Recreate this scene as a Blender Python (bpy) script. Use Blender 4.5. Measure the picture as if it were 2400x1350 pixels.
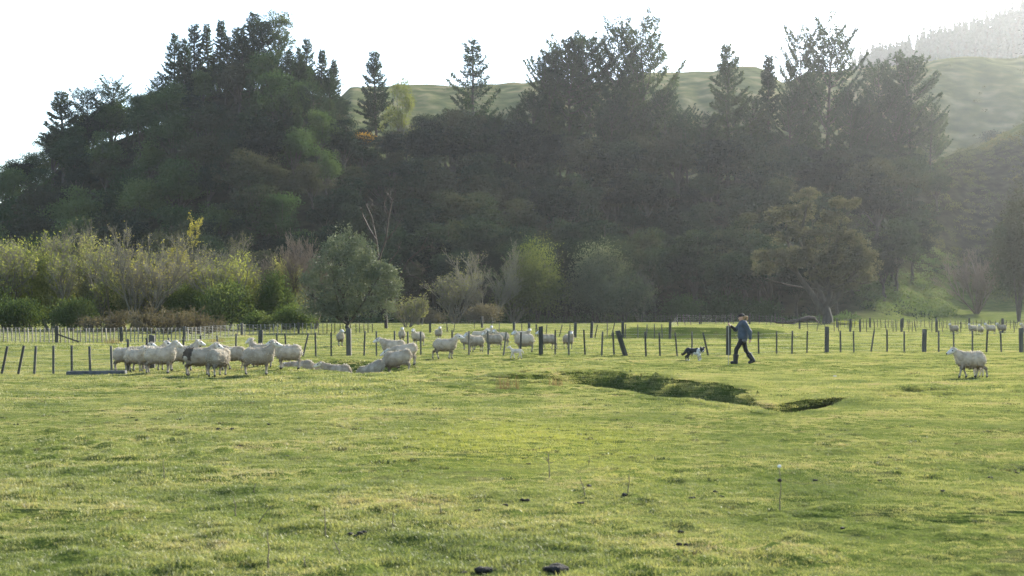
import bpy, math, random
import numpy as np
from mathutils import Vector, Matrix

# ------------------------------------------------------------------ camera, sky, sun, exposure
for o in list(bpy.data.objects):
    bpy.data.objects.remove(o)
scene = bpy.context.scene
COL = scene.collection
R = math.radians
FPX, CX, HY, EYE = 3333.333, 1200.0, 734.0, 1.7      # photograph pixels per unit slope, centre column, horizon row, eye height
SUN_EL, SUN_AZ = 27.0, 33.0                           # sun height; degrees to the right of the viewing direction (+Y)

cam = bpy.data.cameras.new('camera')
cam.lens = 50.0
cam.sensor_width = 36.0
cam.shift_y = 59.0 / 2400.0
cam.clip_end = 6000.0
cam.dof.use_dof = True
cam.dof.focus_distance = 46.0
cam.dof.aperture_fstop = 4.0
camera = bpy.data.objects.new('camera', cam)
COL.objects.link(camera)
camera.location = (0, 0, EYE)
camera.rotation_euler = (R(90), 0, 0)
scene.camera = camera

world = bpy.data.worlds.new('World')
scene.world = world
world.use_nodes = True
wn, wl = world.node_tree.nodes, world.node_tree.links
wn.clear()
sky = wn.new('ShaderNodeTexSky')
sky.sky_type = 'NISHITA'
sky.sun_disc = False
sky.sun_elevation = R(SUN_EL)
sky.sun_rotation = R(SUN_AZ)
sky.air_density = 1.0
sky.dust_density = 0.4
sky.ozone_density = 1.0
bg = wn.new('ShaderNodeBackground')
bg.inputs['Strength'].default_value = 0.115
wo = wn.new('ShaderNodeOutputWorld')
wl.new(sky.outputs[0], bg.inputs[0])
wl.new(bg.outputs[0], wo.inputs[0])

sun = bpy.data.lights.new('sun', 'SUN')
sun.energy = 5.0
sun.angle = R(0.5)
sun.color = (1.0, 0.945, 0.84)
sun_ob = bpy.data.objects.new('sun', sun)
COL.objects.link(sun_ob)
sd = Vector((math.sin(R(SUN_AZ)) * math.cos(R(SUN_EL)), math.cos(R(SUN_AZ)) * math.cos(R(SUN_EL)), math.sin(R(SUN_EL))))
sun_ob.rotation_euler = sd.to_track_quat('Z', 'Y').to_euler()
sun_ob.location = sd * 200

scene.view_settings.view_transform = 'Standard'
scene.view_settings.look = 'None'
scene.view_settings.gamma = 1.0
scene.view_settings.exposure = 1.62
scene.view_settings.use_curve_mapping = False
scene.render.engine = 'CYCLES'
cy = scene.cycles
cy.max_bounces = 6
cy.diffuse_bounces = 3
cy.glossy_bounces = 2
cy.transmission_bounces = 3
cy.transparent_max_bounces = 8
cy.volume_bounces = 1
cy.caustics_reflective = False
cy.caustics_refractive = False
cy.sample_clamp_indirect = 6.0
cy.use_denoising = True
try:
    cy.denoiser = 'OPENIMAGEDENOISE'
    cy.denoising_prefilter = 'NONE'
except Exception:
    pass

# ------------------------------------------------------------------ helpers
def tag(o, label=None, cat=None, group=None, kind=None):
    if label: o['label'] = label
    if cat: o['category'] = cat
    if group: o['group'] = group
    if kind: o['kind'] = kind
    return o

def empty(name, loc, rz=0.0, scale=1.0, label=None, cat=None, group=None):
    o = bpy.data.objects.new(name, None)
    o.empty_display_size = 0.3
    COL.objects.link(o)
    o.location = loc
    o.rotation_euler = (0, 0, rz)
    if isinstance(scale, (int, float)): scale = (scale,) * 3
    o.scale = scale
    return tag(o, label, cat, group)

def obj(name, mesh, parent=None, loc=(0, 0, 0), rot=(0, 0, 0), scale=(1, 1, 1)):
    o = bpy.data.objects.new(name, mesh)
    COL.objects.link(o)
    o.parent = parent
    o.location = loc; o.rotation_euler = rot; o.scale = scale
    return o

def mesh_np(name, V, F, mats, midx=None, smooth=False):
    """F: (n,3) or (n,4) array, or a list of such arrays."""
    me = bpy.data.meshes.new(name)
    V = np.asarray(V, np.float32)
    Fs = [np.asarray(f, np.int32) for f in (F if isinstance(F, list) and np.ndim(F[0]) == 2 else [F]) if len(f)]
    nl = sum(f.size for f in Fs)
    npoly = sum(len(f) for f in Fs)
    me.vertices.add(len(V)); me.vertices.foreach_set('co', V.ravel())
    me.loops.add(nl); me.loops.foreach_set('vertex_index', np.concatenate([f.ravel() for f in Fs]))
    me.polygons.add(npoly)
    tot = np.concatenate([np.full(len(f), f.shape[1], np.int32) for f in Fs])
    st = np.concatenate([[0], np.cumsum(tot)[:-1]]).astype(np.int32)
    me.polygons.foreach_set('loop_start', st)
    me.polygons.foreach_set('loop_total', tot)
    if midx is not None: me.polygons.foreach_set('material_index', np.asarray(midx, np.int32))
    if smooth: me.polygons.foreach_set('use_smooth', np.ones(npoly, bool))
    for m in (mats if isinstance(mats, (list, tuple)) else [mats]):
        me.materials.append(m)
    me.update(calc_edges=True)
    return me

def hsh(ix, iy, seed):
    n = (ix.astype(np.int64) * 374761393 + iy.astype(np.int64) * 668265263 + seed * 974634777) & 0x7fffffff
    n = ((n ^ (n >> 13)) * 1274126177) & 0x7fffffff
    n = n ^ (n >> 16)
    return (n & 0xffff) / 65535.0

def vn(x, y, seed=0):
    """value noise in -1..1"""
    x = np.asarray(x, float); y = np.asarray(y, float)
    ix = np.floor(x); iy = np.floor(y)
    fx = x - ix; fy = y - iy
    fx = fx * fx * (3 - 2 * fx); fy = fy * fy * (3 - 2 * fy)
    a = hsh(ix, iy, seed); b = hsh(ix + 1, iy, seed); c = hsh(ix, iy + 1, seed); d = hsh(ix + 1, iy + 1, seed)
    return 2 * ((a * (1 - fx) + b * fx) * (1 - fy) + (c * (1 - fx) + d * fx) * fy) - 1

def sst(a, b, x):
    t = np.clip((x - a) / (b - a), 0, 1)
    return t * t * (3 - 2 * t)

# ------------------------------------------------------------------ materials
def new_mat(name):
    m = bpy.data.materials.new(name)
    m.use_nodes = True
    m.node_tree.nodes.clear()
    return m, m.node_tree.nodes, m.node_tree.links

def ramp(n, cols):
    r = n.new('ShaderNodeValToRGB')
    e = r.color_ramp.elements
    while len(e) < len(cols): e.new(0.5)
    for k, (p, c) in enumerate(cols):
        e[k].position = p; e[k].color = (*c, 1)
    return r

def foliage_mat(name, cols, transl=0.4, gloss=0.05, nscale=0.35, rnd=0.6, grough=0.45, tcol=(1.15, 1.1, 0.6)):
    """leaf: diffuse + translucent + a little gloss; colour from world noise and per-object random"""
    m, n, l = new_mat(name)
    geo = n.new('ShaderNodeNewGeometry')
    oi = n.new('ShaderNodeObjectInfo')
    no = n.new('ShaderNodeTexNoise'); no.inputs['Scale'].default_value = nscale; no.inputs['Detail'].default_value = 3
    l.new(geo.outputs['Position'], no.inputs['Vector'])
    mx = n.new('ShaderNodeMath'); mx.operation = 'MULTIPLY_ADD'
    l.new(oi.outputs['Random'], mx.inputs[0]); mx.inputs[1].default_value = rnd
    sub = n.new('ShaderNodeMath'); sub.operation = 'MULTIPLY_ADD'
    l.new(no.outputs['Fac'], sub.inputs[0]); sub.inputs[1].default_value = 1.6; sub.inputs[2].default_value = -0.3 - rnd * 0.5
    l.new(sub.outputs[0], mx.inputs[2])
    k = len(cols)
    rp = ramp(n, [((i + 0.0) / max(1, k - 1), c) for i, c in enumerate(cols)])
    l.new(mx.outputs[0], rp.inputs['Fac'])
    d = n.new('ShaderNodeBsdfDiffuse'); l.new(rp.outputs[0], d.inputs['Color'])
    tm = n.new('ShaderNodeVectorMath'); tm.operation = 'MULTIPLY'
    l.new(rp.outputs[0], tm.inputs[0]); tm.inputs[1].default_value = tcol
    t = n.new('ShaderNodeBsdfTranslucent'); l.new(tm.outputs[0], t.inputs['Color'])
    mi = n.new('ShaderNodeMixShader'); mi.inputs[0].default_value = transl
    l.new(d.outputs[0], mi.inputs[1]); l.new(t.outputs[0], mi.inputs[2])
    last = mi
    if gloss > 0:
        g = n.new('ShaderNodeBsdfGlossy'); g.inputs['Roughness'].default_value = grough
        g.inputs['Color'].default_value = (0.9, 0.92, 0.85, 1)
        m2 = n.new('ShaderNodeMixShader'); m2.inputs[0].default_value = gloss
        l.new(mi.outputs[0], m2.inputs[1]); l.new(g.outputs[0], m2.inputs[2]); last = m2
    out = n.new('ShaderNodeOutputMaterial')
    l.new(last.outputs[0], out.inputs['Surface'])
    return m

def solid_mat(name, c1, c2, scale=6.0, rough=0.85, bump=0.0, bscale=30.0, stretch=(1, 1, 1), spec=0.3, coord='Object', rnd=0.0):
    m, n, l = new_mat(name)
    tc = n.new('ShaderNodeTexCoord')
    mp = n.new('ShaderNodeMapping'); mp.inputs['Scale'].default_value = stretch
    l.new(tc.outputs[coord], mp.inputs['Vector'])
    no = n.new('ShaderNodeTexNoise'); no.inputs['Scale'].default_value = scale; no.inputs['Detail'].default_value = 5
    l.new(mp.outputs[0], no.inputs['Vector'])
    src = no.outputs['Fac']
    if rnd:
        oi = n.new('ShaderNodeObjectInfo')
        ma = n.new('ShaderNodeMath'); ma.operation = 'MULTIPLY_ADD'
        l.new(oi.outputs['Random'], ma.inputs[0]); ma.inputs[1].default_value = rnd
        sb = n.new('ShaderNodeMath'); sb.operation = 'SUBTRACT'; l.new(src, sb.inputs[0]); sb.inputs[1].default_value = rnd * 0.5
        l.new(sb.outputs[0], ma.inputs[2]); src = ma.outputs[0]
    rp = ramp(n, [(0.3, c1), (0.7, c2)])
    l.new(src, rp.inputs['Fac'])
    b = n.new('ShaderNodeBsdfPrincipled')
    l.new(rp.outputs[0], b.inputs['Base Color'])
    b.inputs['Roughness'].default_value = rough
    b.inputs['Specular IOR Level'].default_value = spec
    if bump:
        nb = n.new('ShaderNodeTexNoise'); nb.inputs['Scale'].default_value = bscale; nb.inputs['Detail'].default_value = 4
        l.new(mp.outputs[0], nb.inputs['Vector'])
        bp = n.new('ShaderNodeBump'); bp.inputs['Strength'].default_value = bump; bp.inputs['Distance'].default_value = 0.02
        l.new(nb.outputs['Fac'], bp.inputs['Height'])
        l.new(bp.outputs[0], b.inputs['Normal'])
    out = n.new('ShaderNodeOutputMaterial')
    l.new(b.outputs[0], out.inputs['Surface'])
    return m

def wool_mat(name, c1, c2, z0=0.28, z1=0.62):
    m, n, l = new_mat(name)
    tc = n.new('ShaderNodeTexCoord')
    oi = n.new('ShaderNodeObjectInfo')
    no = n.new('ShaderNodeTexNoise'); no.inputs['Scale'].default_value = 4.5; no.inputs['Detail'].default_value = 5
    l.new(tc.outputs['Object'], no.inputs['Vector'])
    ma = n.new('ShaderNodeMath'); ma.operation = 'MULTIPLY_ADD'
    l.new(oi.outputs['Random'], ma.inputs[0]); ma.inputs[1].default_value = 0.30
    sb = n.new('ShaderNodeMath'); sb.operation = 'SUBTRACT'; l.new(no.outputs['Fac'], sb.inputs[0]); sb.inputs[1].default_value = 0.15
    l.new(sb.outputs[0], ma.inputs[2])
    rp = ramp(n, [(0.3, c1), (0.65, c2)]); l.new(ma.outputs[0], rp.inputs['Fac'])
    # darker and browner towards belly and legs
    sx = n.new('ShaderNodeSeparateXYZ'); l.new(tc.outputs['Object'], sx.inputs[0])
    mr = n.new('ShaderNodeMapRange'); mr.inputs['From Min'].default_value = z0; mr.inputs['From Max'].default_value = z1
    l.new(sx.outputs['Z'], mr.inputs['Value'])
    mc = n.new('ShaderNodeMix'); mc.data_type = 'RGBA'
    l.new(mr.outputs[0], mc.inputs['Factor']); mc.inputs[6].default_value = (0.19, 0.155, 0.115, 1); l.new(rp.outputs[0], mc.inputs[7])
    d = n.new('ShaderNodeBsdfDiffuse'); l.new(mc.outputs[2], d.inputs['Color'])
    t = n.new('ShaderNodeBsdfTranslucent'); l.new(mc.outputs[2], t.inputs['Color'])
    mi = n.new('ShaderNodeMixShader'); mi.inputs[0].default_value = 0.32
    l.new(d.outputs[0], mi.inputs[1]); l.new(t.outputs[0], mi.inputs[2])
    wv = n.new('ShaderNodeTexNoise'); wv.inputs['Scale'].default_value = 26; wv.inputs['Detail'].default_value = 3
    mp = n.new('ShaderNodeMapping'); mp.inputs['Scale'].default_value = (1.6, 1.6, 0.45)
    l.new(tc.outputs['Object'], mp.inputs[0]); l.new(mp.outputs[0], wv.inputs['Vector'])
    bp = n.new('ShaderNodeBump'); bp.inputs['Strength'].default_value = 0.7; bp.inputs['Distance'].default_value = 0.03
    l.new(wv.outputs['Fac'], bp.inputs['Height']); l.new(bp.outputs[0], d.inputs['Normal'])
    out = n.new('ShaderNodeOutputMaterial'); l.new(mi.outputs[0], out.inputs['Surface'])
    return m

M = {}
M['pine'] = foliage_mat('pine_needles', [(0.018, 0.034, 0.025), (0.032, 0.054, 0.035), (0.058, 0.080, 0.045)], transl=0.52, gloss=0.0, nscale=0.2)
M['far_pine'] = foliage_mat('far_pine_needles', [(0.030, 0.042, 0.032), (0.042, 0.056, 0.040)], transl=0.05, gloss=0.0, nscale=0.05)
M['dark_leaf'] = foliage_mat('dark_evergreen_leaf', [(0.008, 0.017, 0.014), (0.014, 0.028, 0.021), (0.023, 0.041, 0.028), (0.038, 0.055, 0.034), (0.056, 0.060, 0.040)], transl=0.22, gloss=0.0, nscale=0.16, rnd=1.3)
M['mid_leaf'] = foliage_mat('mid_green_leaf', [(0.025, 0.050, 0.026), (0.055, 0.094, 0.040), (0.105, 0.142, 0.060)], transl=0.35, gloss=0.0, nscale=0.12, rnd=0.9)
M['gum_leaf'] = foliage_mat('eucalypt_leaf', [(0.06, 0.085, 0.045), (0.085, 0.11, 0.055), (0.12, 0.14, 0.065)], transl=0.45, gloss=0.0, nscale=0.3)
M['lime_leaf'] = foliage_mat('lime_green_leaf', [(0.14, 0.165, 0.052), (0.21, 0.235, 0.075), (0.29, 0.305, 0.11)], transl=0.5, gloss=0.0, nscale=0.4)
M['yellow_leaf'] = foliage_mat('yellow_leaf', [(0.22, 0.21, 0.055), (0.30, 0.28, 0.075), (0.36, 0.34, 0.12)], transl=0.5, gloss=0.0, nscale=0.5)
M['olive_leaf'] = foliage_mat('olive_grey_leaf', [(0.070, 0.092, 0.064), (0.115, 0.135, 0.090), (0.18, 0.195, 0.135)], transl=0.32, gloss=0.0, nscale=0.5, grough=0.35)
M['tan_leaf'] = foliage_mat('olive_tan_leaf', [(0.12, 0.13, 0.065), (0.175, 0.18, 0.090), (0.24, 0.235, 0.13)], transl=0.45, gloss=0.0, nscale=0.5)
M['grey_leaf'] = foliage_mat('grey_green_leaf', [(0.040, 0.058, 0.042), (0.075, 0.097, 0.068), (0.14, 0.158, 0.115)], transl=0.3, gloss=0.03, nscale=0.8)
M['round_leaf'] = foliage_mat('yellowish_round_leaf', [(0.070, 0.092, 0.036), (0.115, 0.138, 0.050), (0.18, 0.20, 0.075)], transl=0.45, gloss=0.0, nscale=0.25)
M['bush_leaf'] = foliage_mat('bush_leaf', [(0.045, 0.070, 0.030), (0.075, 0.108, 0.042), (0.13, 0.155, 0.062)], transl=0.4, gloss=0.0, nscale=0.5)
M['bramble'] = foliage_mat('bramble_cane', [(0.095, 0.080, 0.058), (0.14, 0.12, 0.088), (0.17, 0.152, 0.115)], transl=0.3, gloss=0.0, nscale=0.5)
M['totara'] = foliage_mat('hero_evergreen_leaf', [(0.062, 0.064, 0.050), (0.115, 0.115, 0.090), (0.21, 0.20, 0.158)], transl=0.38, gloss=0.0, nscale=0.4, grough=0.4)
M['gorse'] = foliage_mat('gorse_leaf', [(0.050, 0.068, 0.028), (0.085, 0.095, 0.038), (0.14, 0.125, 0.048)], transl=0.25, gloss=0.0, nscale=0.06, rnd=0.2)
M['orange_leaf'] = foliage_mat('orange_autumn_leaf', [(0.30, 0.17, 0.03), (0.40, 0.26, 0.05)], transl=0.5, gloss=0.0, nscale=0.5)
M['twig'] = foliage_mat('bare_twig', [(0.12, 0.108, 0.080), (0.175, 0.158, 0.12), (0.23, 0.21, 0.165)], transl=0.12, gloss=0.0, nscale=0.5, rnd=0.7, tcol=(1, 1, 1))
M['twig_red'] = foliage_mat('reddish_bare_twig', [(0.10, 0.078, 0.062), (0.145, 0.115, 0.092), (0.19, 0.155, 0.125)], transl=0.12, gloss=0.0, nscale=0.5, rnd=0.4, tcol=(1, 1, 1))
M['dead_wood'] = solid_mat('dead_wood', (0.028, 0.020, 0.016), (0.060, 0.044, 0.034), 3.0, 0.8, 0.5)
M['bark'] = solid_mat('bark', (0.030, 0.026, 0.021), (0.070, 0.061, 0.051), 3.0, 0.9, 0.6, stretch=(1, 1, 0.3))
M['bark_pale'] = solid_mat('pale_bark', (0.16, 0.14, 0.12), (0.28, 0.26, 0.23), 3.0, 0.9, 0.5, stretch=(1, 1, 0.3))
M['post'] = solid_mat('weathered_post', (0.045, 0.045, 0.036), (0.115, 0.105, 0.085), 9.0, 0.9, 0.6, 40, (1, 1, 0.2), rnd=0.3)
M['batten'] = solid_mat('backlit_batten', (0.055, 0.052, 0.042), (0.13, 0.12, 0.095), 9.0, 0.9, 0.5, 40, (1, 1, 0.2), rnd=0.5)  # darker batten wood, its backlit shade put into the colour
M['batten_pale'] = solid_mat('sunlit_pale_batten', (0.20, 0.175, 0.135), (0.34, 0.30, 0.24), 9.0, 0.85, 0.4, 40, (1, 1, 0.2), rnd=0.6)  # light wood, with its sun-lit tone put into the colour
M['wire'] = solid_mat('galvanised_wire', (0.25, 0.25, 0.24), (0.38, 0.38, 0.36), 9.0, 0.45, spec=0.5)
M['wool'] = wool_mat('wool', (0.36, 0.315, 0.245), (0.60, 0.54, 0.44))
M['wool_lamb'] = wool_mat('lamb_wool', (0.52, 0.49, 0.43), (0.68, 0.65, 0.58), -2.0, -1.0)
M['wool_dark'] = wool_mat('dung_stained_wool', (0.08, 0.067, 0.052), (0.15, 0.125, 0.10))
M['face'] = solid_mat('sheep_face', (0.52, 0.48, 0.42), (0.66, 0.62, 0.56), 12, 0.8)
M['leg'] = solid_mat('sheep_leg', (0.22, 0.18, 0.14), (0.38, 0.33, 0.27), 8, 0.85)
M['hoof'] = solid_mat('hoof', (0.03, 0.026, 0.022), (0.06, 0.05, 0.04), 8, 0.6)
M['black'] = solid_mat('black_skin', (0.012, 0.012, 0.013), (0.025, 0.024, 0.024), 8, 0.5)
M['dog_black'] = solid_mat('black_dog_coat', (0.012, 0.012, 0.014), (0.030, 0.028, 0.028), 14, 0.6, 0.5, 60, (0.4, 1.5, 1.5), spec=0.35)
M['dog_white'] = solid_mat('white_dog_coat', (0.50, 0.48, 0.44), (0.66, 0.64, 0.60), 14, 0.8, 0.5, 60, (0.4, 1.5, 1.5))
M['dog_tan'] = solid_mat('grey_ticked_leg', (0.20, 0.18, 0.15), (0.45, 0.42, 0.38), 30, 0.8)
M['skin'] = solid_mat('skin', (0.42, 0.25, 0.18), (0.50, 0.31, 0.23), 10, 0.55)
M['jacket'] = solid_mat('blue_grey_jacket', (0.036, 0.050, 0.070), (0.060, 0.078, 0.104), 5, 0.7, 0.35, 14)
M['jacket_hem'] = solid_mat('grey_jacket_hem', (0.11, 0.105, 0.115), (0.15, 0.145, 0.155), 6, 0.8)
M['leggings'] = solid_mat('black_leggings', (0.010, 0.010, 0.012), (0.020, 0.019, 0.021), 7, 0.75)
M['boot'] = solid_mat('black_rubber_boot', (0.018, 0.019, 0.022), (0.032, 0.032, 0.036), 6, 0.45)
M['cap'] = solid_mat('black_cap', (0.008, 0.008, 0.009), (0.016, 0.016, 0.017), 6, 0.8)
M['hair'] = solid_mat('fair_hair', (0.20, 0.12, 0.055), (0.40, 0.26, 0.13), 20, 0.5, 0.6, 60, (0.3, 2, 2))
M['staff'] = solid_mat('pale_stick', (0.26, 0.24, 0.21), (0.38, 0.36, 0.32), 20, 0.6)
M['concrete'] = solid_mat('old_concrete', (0.05, 0.052, 0.05), (0.11, 0.112, 0.105), 5, 0.9, 0.5, 30)
M['dung'] = solid_mat('dung', (0.016, 0.014, 0.011), (0.040, 0.035, 0.028), 30, 0.95, 0.8, 60)
M['stem'] = solid_mat('dry_stem', (0.09, 0.075, 0.05), (0.17, 0.14, 0.09), 20, 0.8)
M['rush'] = foliage_mat('dry_rush', [(0.13, 0.10, 0.06), (0.19, 0.145, 0.09), (0.23, 0.19, 0.12)], transl=0.35, gloss=0.0, nscale=3.0)
M['weed'] = foliage_mat('dark_shade_leaf', [(0.035, 0.055, 0.020), (0.060, 0.080, 0.030), (0.10, 0.085, 0.045)], transl=0.3, gloss=0.03, nscale=2.0, rnd=0.8)  # dark leaf colour that stands in for shade between hummocks
M['fluff'] = solid_mat('white_seed_head', (0.6, 0.58, 0.53), (0.75, 0.73, 0.68), 20, 0.9)
M['stone'] = solid_mat('pale_stone', (0.42, 0.42, 0.40), (0.6, 0.6, 0.57), 20, 0.8)
# ------------------------------------------------------------------ terrain: one height function in metres (x right, y away from the camera)
def _pl(pts): 
    a = np.array(pts, float); return a[:, 0], a[:, 1]
DL_X, DL_Y = _pl([(1120, 897), (1200, 905), (1300, 908), (1400, 920), (1481, 931), (1517, 943), (1620, 950), (1683, 957), (1755, 965), (1788, 976), (1840, 978), (1882, 973), (1931, 962), (1995, 943), (2055, 927), (2120, 926), (2190, 923), (2240, 918)])
DC_X, DC_Y = _pl([(1120, 892), (1200, 884), (1300, 877), (1400, 872), (1453, 872), (1506, 884), (1577, 890), (1648, 896), (1719, 902), (1765, 916), (1800, 950), (1860, 938), (1930, 931), (1995, 930), (2055, 921), (2090, 912), (2150, 909), (2200, 914), (2240, 917)])
DD_X, DD_Y = _pl([(1120, 0), (1180, 0.45), (1280, 0.8), (1400, 0.95), (1760, 0.95), (1800, 1.0), (1930, 1.0), (1990, 0.65), (2040, 0.22), (2090, 0.5), (2190, 0.5), (2235, 0)])
GL_X, GL_Y = _pl([(600, 865), (660, 866), (700, 868), (760, 873), (830, 879), (900, 880), (960, 874), (1020, 862), (1060, 855)])
GC_X, GC_Y = _pl([(600, 864), (660, 856), (700, 846), (760, 842), (830, 845), (900, 850), (960, 856), (1020, 857), (1060, 854)])
GD_X, GD_Y = _pl([(600, 0), (660, 0.45), (720, 0.62), (850, 0.6), (890, 0.45), (930, 0.2), (990, 0)])

# hills: image rows of the ground crest per column, and the distances at which they stand
HX = np.array([-1400, -300, 0, 100, 200, 350, 450, 550, 650, 750, 820, 900, 1000, 1200, 1400, 1600, 1800, 2000, 2150, 2250, 2330, 2420, 2600, 3800], float)
H_FOOT = np.array([270, 270, 270, 270, 268, 262, 260, 258, 258, 258, 258, 258, 258, 258, 258, 258, 258, 262, 300, 315, 320, 320, 320, 320], float)
H_RIDGE = np.array([380, 370, 365, 362, 360, 358, 356, 356, 356, 360, 365, 372, 378, 385, 388, 390, 392, 395, 410, 420, 430, 440, 450, 460], float)
R_ROW = np.array([600, 545, 470, 425, 372, 300, 245, 205, 185, 225, 300, 372, 382, 395, 415, 420, 418, 418, 400, 365, 322, 275, 80, 20], float)  # unseen crest past the right edge is raised to shade the pasture
B_ROW = np.array([620, 560, 500, 480, 460, 440, 420, 400, 380, 300, 232, 226, 222, 214, 206, 180, 178, 184, 160, 153, 150, 146, 140, 130], float)
F_ROW = np.array([640, 600, 560, 540, 520, 500, 480, 460, 440, 380, 330, 310, 300, 290, 280, 260, 225, 172, 128, 100, 75, 48, 20, -60], float)

def hill(px, Y):
    foot = np.interp(px, HX, H_FOOT); rid = np.interp(px, HX, H_RIDGE)
    zr = EYE + (HY - np.interp(px, HX, R_ROW)) / FPX * rid
    zb = EYE + (HY - np.interp(px, HX, B_ROW)) / FPX * 720.0
    zb = zb - 6.0 * np.exp(-((px - 1838) / 38.0) ** 2)
    zf = EYE + (HY - np.interp(px, HX, F_ROW)) / FPX * 1350.0
    zs = 3.6 * sst(1930, 2100, px)                      # gentle shaded pasture under the right-hand slope
    t0 = np.clip((Y - 240) / (foot - 240), 0, 1)
    z = zs * t0 * t0
    t1 = np.clip((Y - foot) / (rid - foot), 0, 1)
    z = z + (zr - zs) * (0.55 * t1 + 0.45 * t1 * t1 * (3 - 2 * t1))
    saddle = np.minimum(zr, zb) * 0.86
    z = np.where(Y > rid, zr + (saddle - zr) * sst(rid, rid + 90, Y), z)
    z = np.where(Y > rid + 90, saddle + (zb - saddle) * np.sin(np.clip((Y - rid - 90) / (720 - rid - 90), 0, 1) * math.pi / 2) ** 1.15, z)
    z = np.where(Y > 720, zb - 0.05 * zb * sst(720, 860, Y), z)
    z = np.where(Y > 860, 0.95 * zb + (zf - 0.95 * zb) * sst(860, 1350, Y), z)
    z = np.where(Y > 1350, zf * (1 - 0.25 * sst(1350, 1700, Y)), z)
    rough = (1.4 * vn(px * 0.012 + 3, Y * 0.02, 5) + 0.8 * vn(px * 0.04, Y * 0.05, 6)) * sst(1, 12, z) * (Y < 420)
    far = (2.2 * vn(px * 0.008 + 3, Y * 0.012, 15) + 0.9 * vn(px * 0.03, Y * 0.045, 16)) * sst(450, 560, Y) * (1 - sst(660, 715, Y))
    return z + rough + far

def zg(x, y, fine=True):
    x = np.asarray(x, float); y = np.asarray(y, float)
    Yc = np.maximum(y, 6.0)
    px = CX + FPX * x / Yc
    z = 0.05 * vn(x * 0.11, y * 0.09, 1) * sst(14, 30, y) + 0.03 * vn(x * 0.35, y * 0.3, 2)
    z = z - 0.12 * sst(-8, -15, x) * sst(36, 44, y) * (1 - sst(60, 90, y))
    # winding ditch on the right
    dep = np.interp(px, DD_X, DD_Y, left=0, right=0)
    lip = FPX * EYE / (np.interp(px, DL_X, DL_Y) - HY)
    zc = 0.12 * np.clip(dep / 0.5, 0, 1) * (1 - sst(1740, 1800, px))
    cre = np.maximum(FPX * (EYE - zc) / (np.interp(px, DC_X, DC_Y) - HY), lip + 0.35)
    cre = cre + (0.28 * vn(x * 0.9, y * 0.3, 8) + 0.16 * vn(x * 2.6, y * 0.8, 18)) * np.clip(dep * 2, 0, 1)
    lip = lip + 0.10 * vn(x * 1.9, y * 0.4, 9) * np.clip(dep * 2, 0, 1)
    hole = sst(1795, 1830, px) * (1 - sst(1965, 2000, px))
    w = 2.25 - 0.6 * sst(1480, 1380, px) - 1.8 * hole
    w = np.minimum(w, 0.45 * (cre - lip) + 0.02)
    down = sst(0.0, 0.55, y - lip)
    up = np.clip((y - (cre - w)) / w, 0, 1)
    up = 0.75 * up + 0.25 * up * up * (3 - 2 * up)
    bank = (0.17 * vn(x * 1.7, y * 1.6, 10) + 0.11 * vn(x * 3.9, y * 3.5, 11)) * (1 - hole) * np.clip(dep * 2, 0, 1) * (up > 0.02) * (up < 0.98)
    z = z + np.where(dep > 0.001, (-dep * down * (1 - up)) + bank + zc * up * (1 - sst(1.0, 11.0, y - cre)), 0)
    z = z + 0.04 * np.exp(-((y - lip + 0.15) / 0.35) ** 2) * np.clip(dep * 2, 0, 1) * (1 - hole)
    # shallow gully the sheep are crossing on the left
    dg = np.interp(px, GD_X, GD_Y, left=0, right=0)
    gl = FPX * EYE / (np.interp(px, GL_X, GL_Y) - HY)
    gc = np.maximum(FPX * EYE / (np.interp(px, GC_X, GC_Y) - HY), gl + 0.8)
    wg = np.minimum(3.0, 0.5 * (gc - gl))
    z = z - dg * sst(0, 1.3, y - gl) * (1 - sst(gc - wg, gc, y))
    # terrace bank in the middle distance
    zt = 0.72 * sst(1400, 1500, px) * (1 - sst(1760, 1930, px))
    yb = 93.0 + 1.2 * vn(x * 0.15, 0 * y, 12)
    z = z + zt * sst(yb, yb + 1.5, y) * (1 - 0.8 * sst(100, 230, y))
    zt2 = 0.35 * sst(1080, 1140, px) * (1 - sst(1180, 1260, px))
    z = z + zt2 * sst(118, 120, y) * (1 - sst(130, 200, y))
    if fine:
        # grazed clumps and hoof-poached hummocks
        near = 1 - sst(45, 75, y)
        reg = 0.35 + 0.9 * np.clip(vn(x * 0.16, y * 0.12, 23) * 0.8 + 0.35, 0, 1)
        m = np.clip(vn(x * 0.9, y * 0.75, 21) - 0.15, 0, 1) * 0.02 + np.clip(vn(x * 2.3, y * 1.8, 22) - 0.2, 0, 1) * 0.04
        m = m + (np.clip(vn(x * 3.7, y * 3.0, 24) - 0.05, 0, 1) * 0.058 + np.clip(vn(x * 7.1, y * 6.3, 25) - 0.1, 0, 1) * 0.034) * near
        m = m * reg
        z = z + m * (1 - sst(120, 240, y))
    z = np.where(y > 240, z * (1 - sst(240, 262, y)) + hill(px, y), z)
    return z

def ZG(x, y): return float(zg(np.array([x]), np.array([y]))[0])
def ground_at(px, row):
    """the ground point seen at a photograph pixel, standing on the real height function"""
    s = (px - CX) / FPX
    ys = np.concatenate([np.arange(7, 60, 0.05), np.arange(60, 300, 0.25)])
    rows = HY + FPX * (EYE - zg(s * ys, ys)) / ys
    vis = np.minimum.accumulate(rows)
    ok = np.where((rows <= row) & (rows <= vis + 1e-9))[0]
    y = ys[ok[0]] if len(ok) else 250.0
    return s * y, y, ZG(s * y, y)
def at_px(px, Y):
    x = (px - CX) / FPX * Y
    return x, Y, ZG(x, Y)

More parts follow.
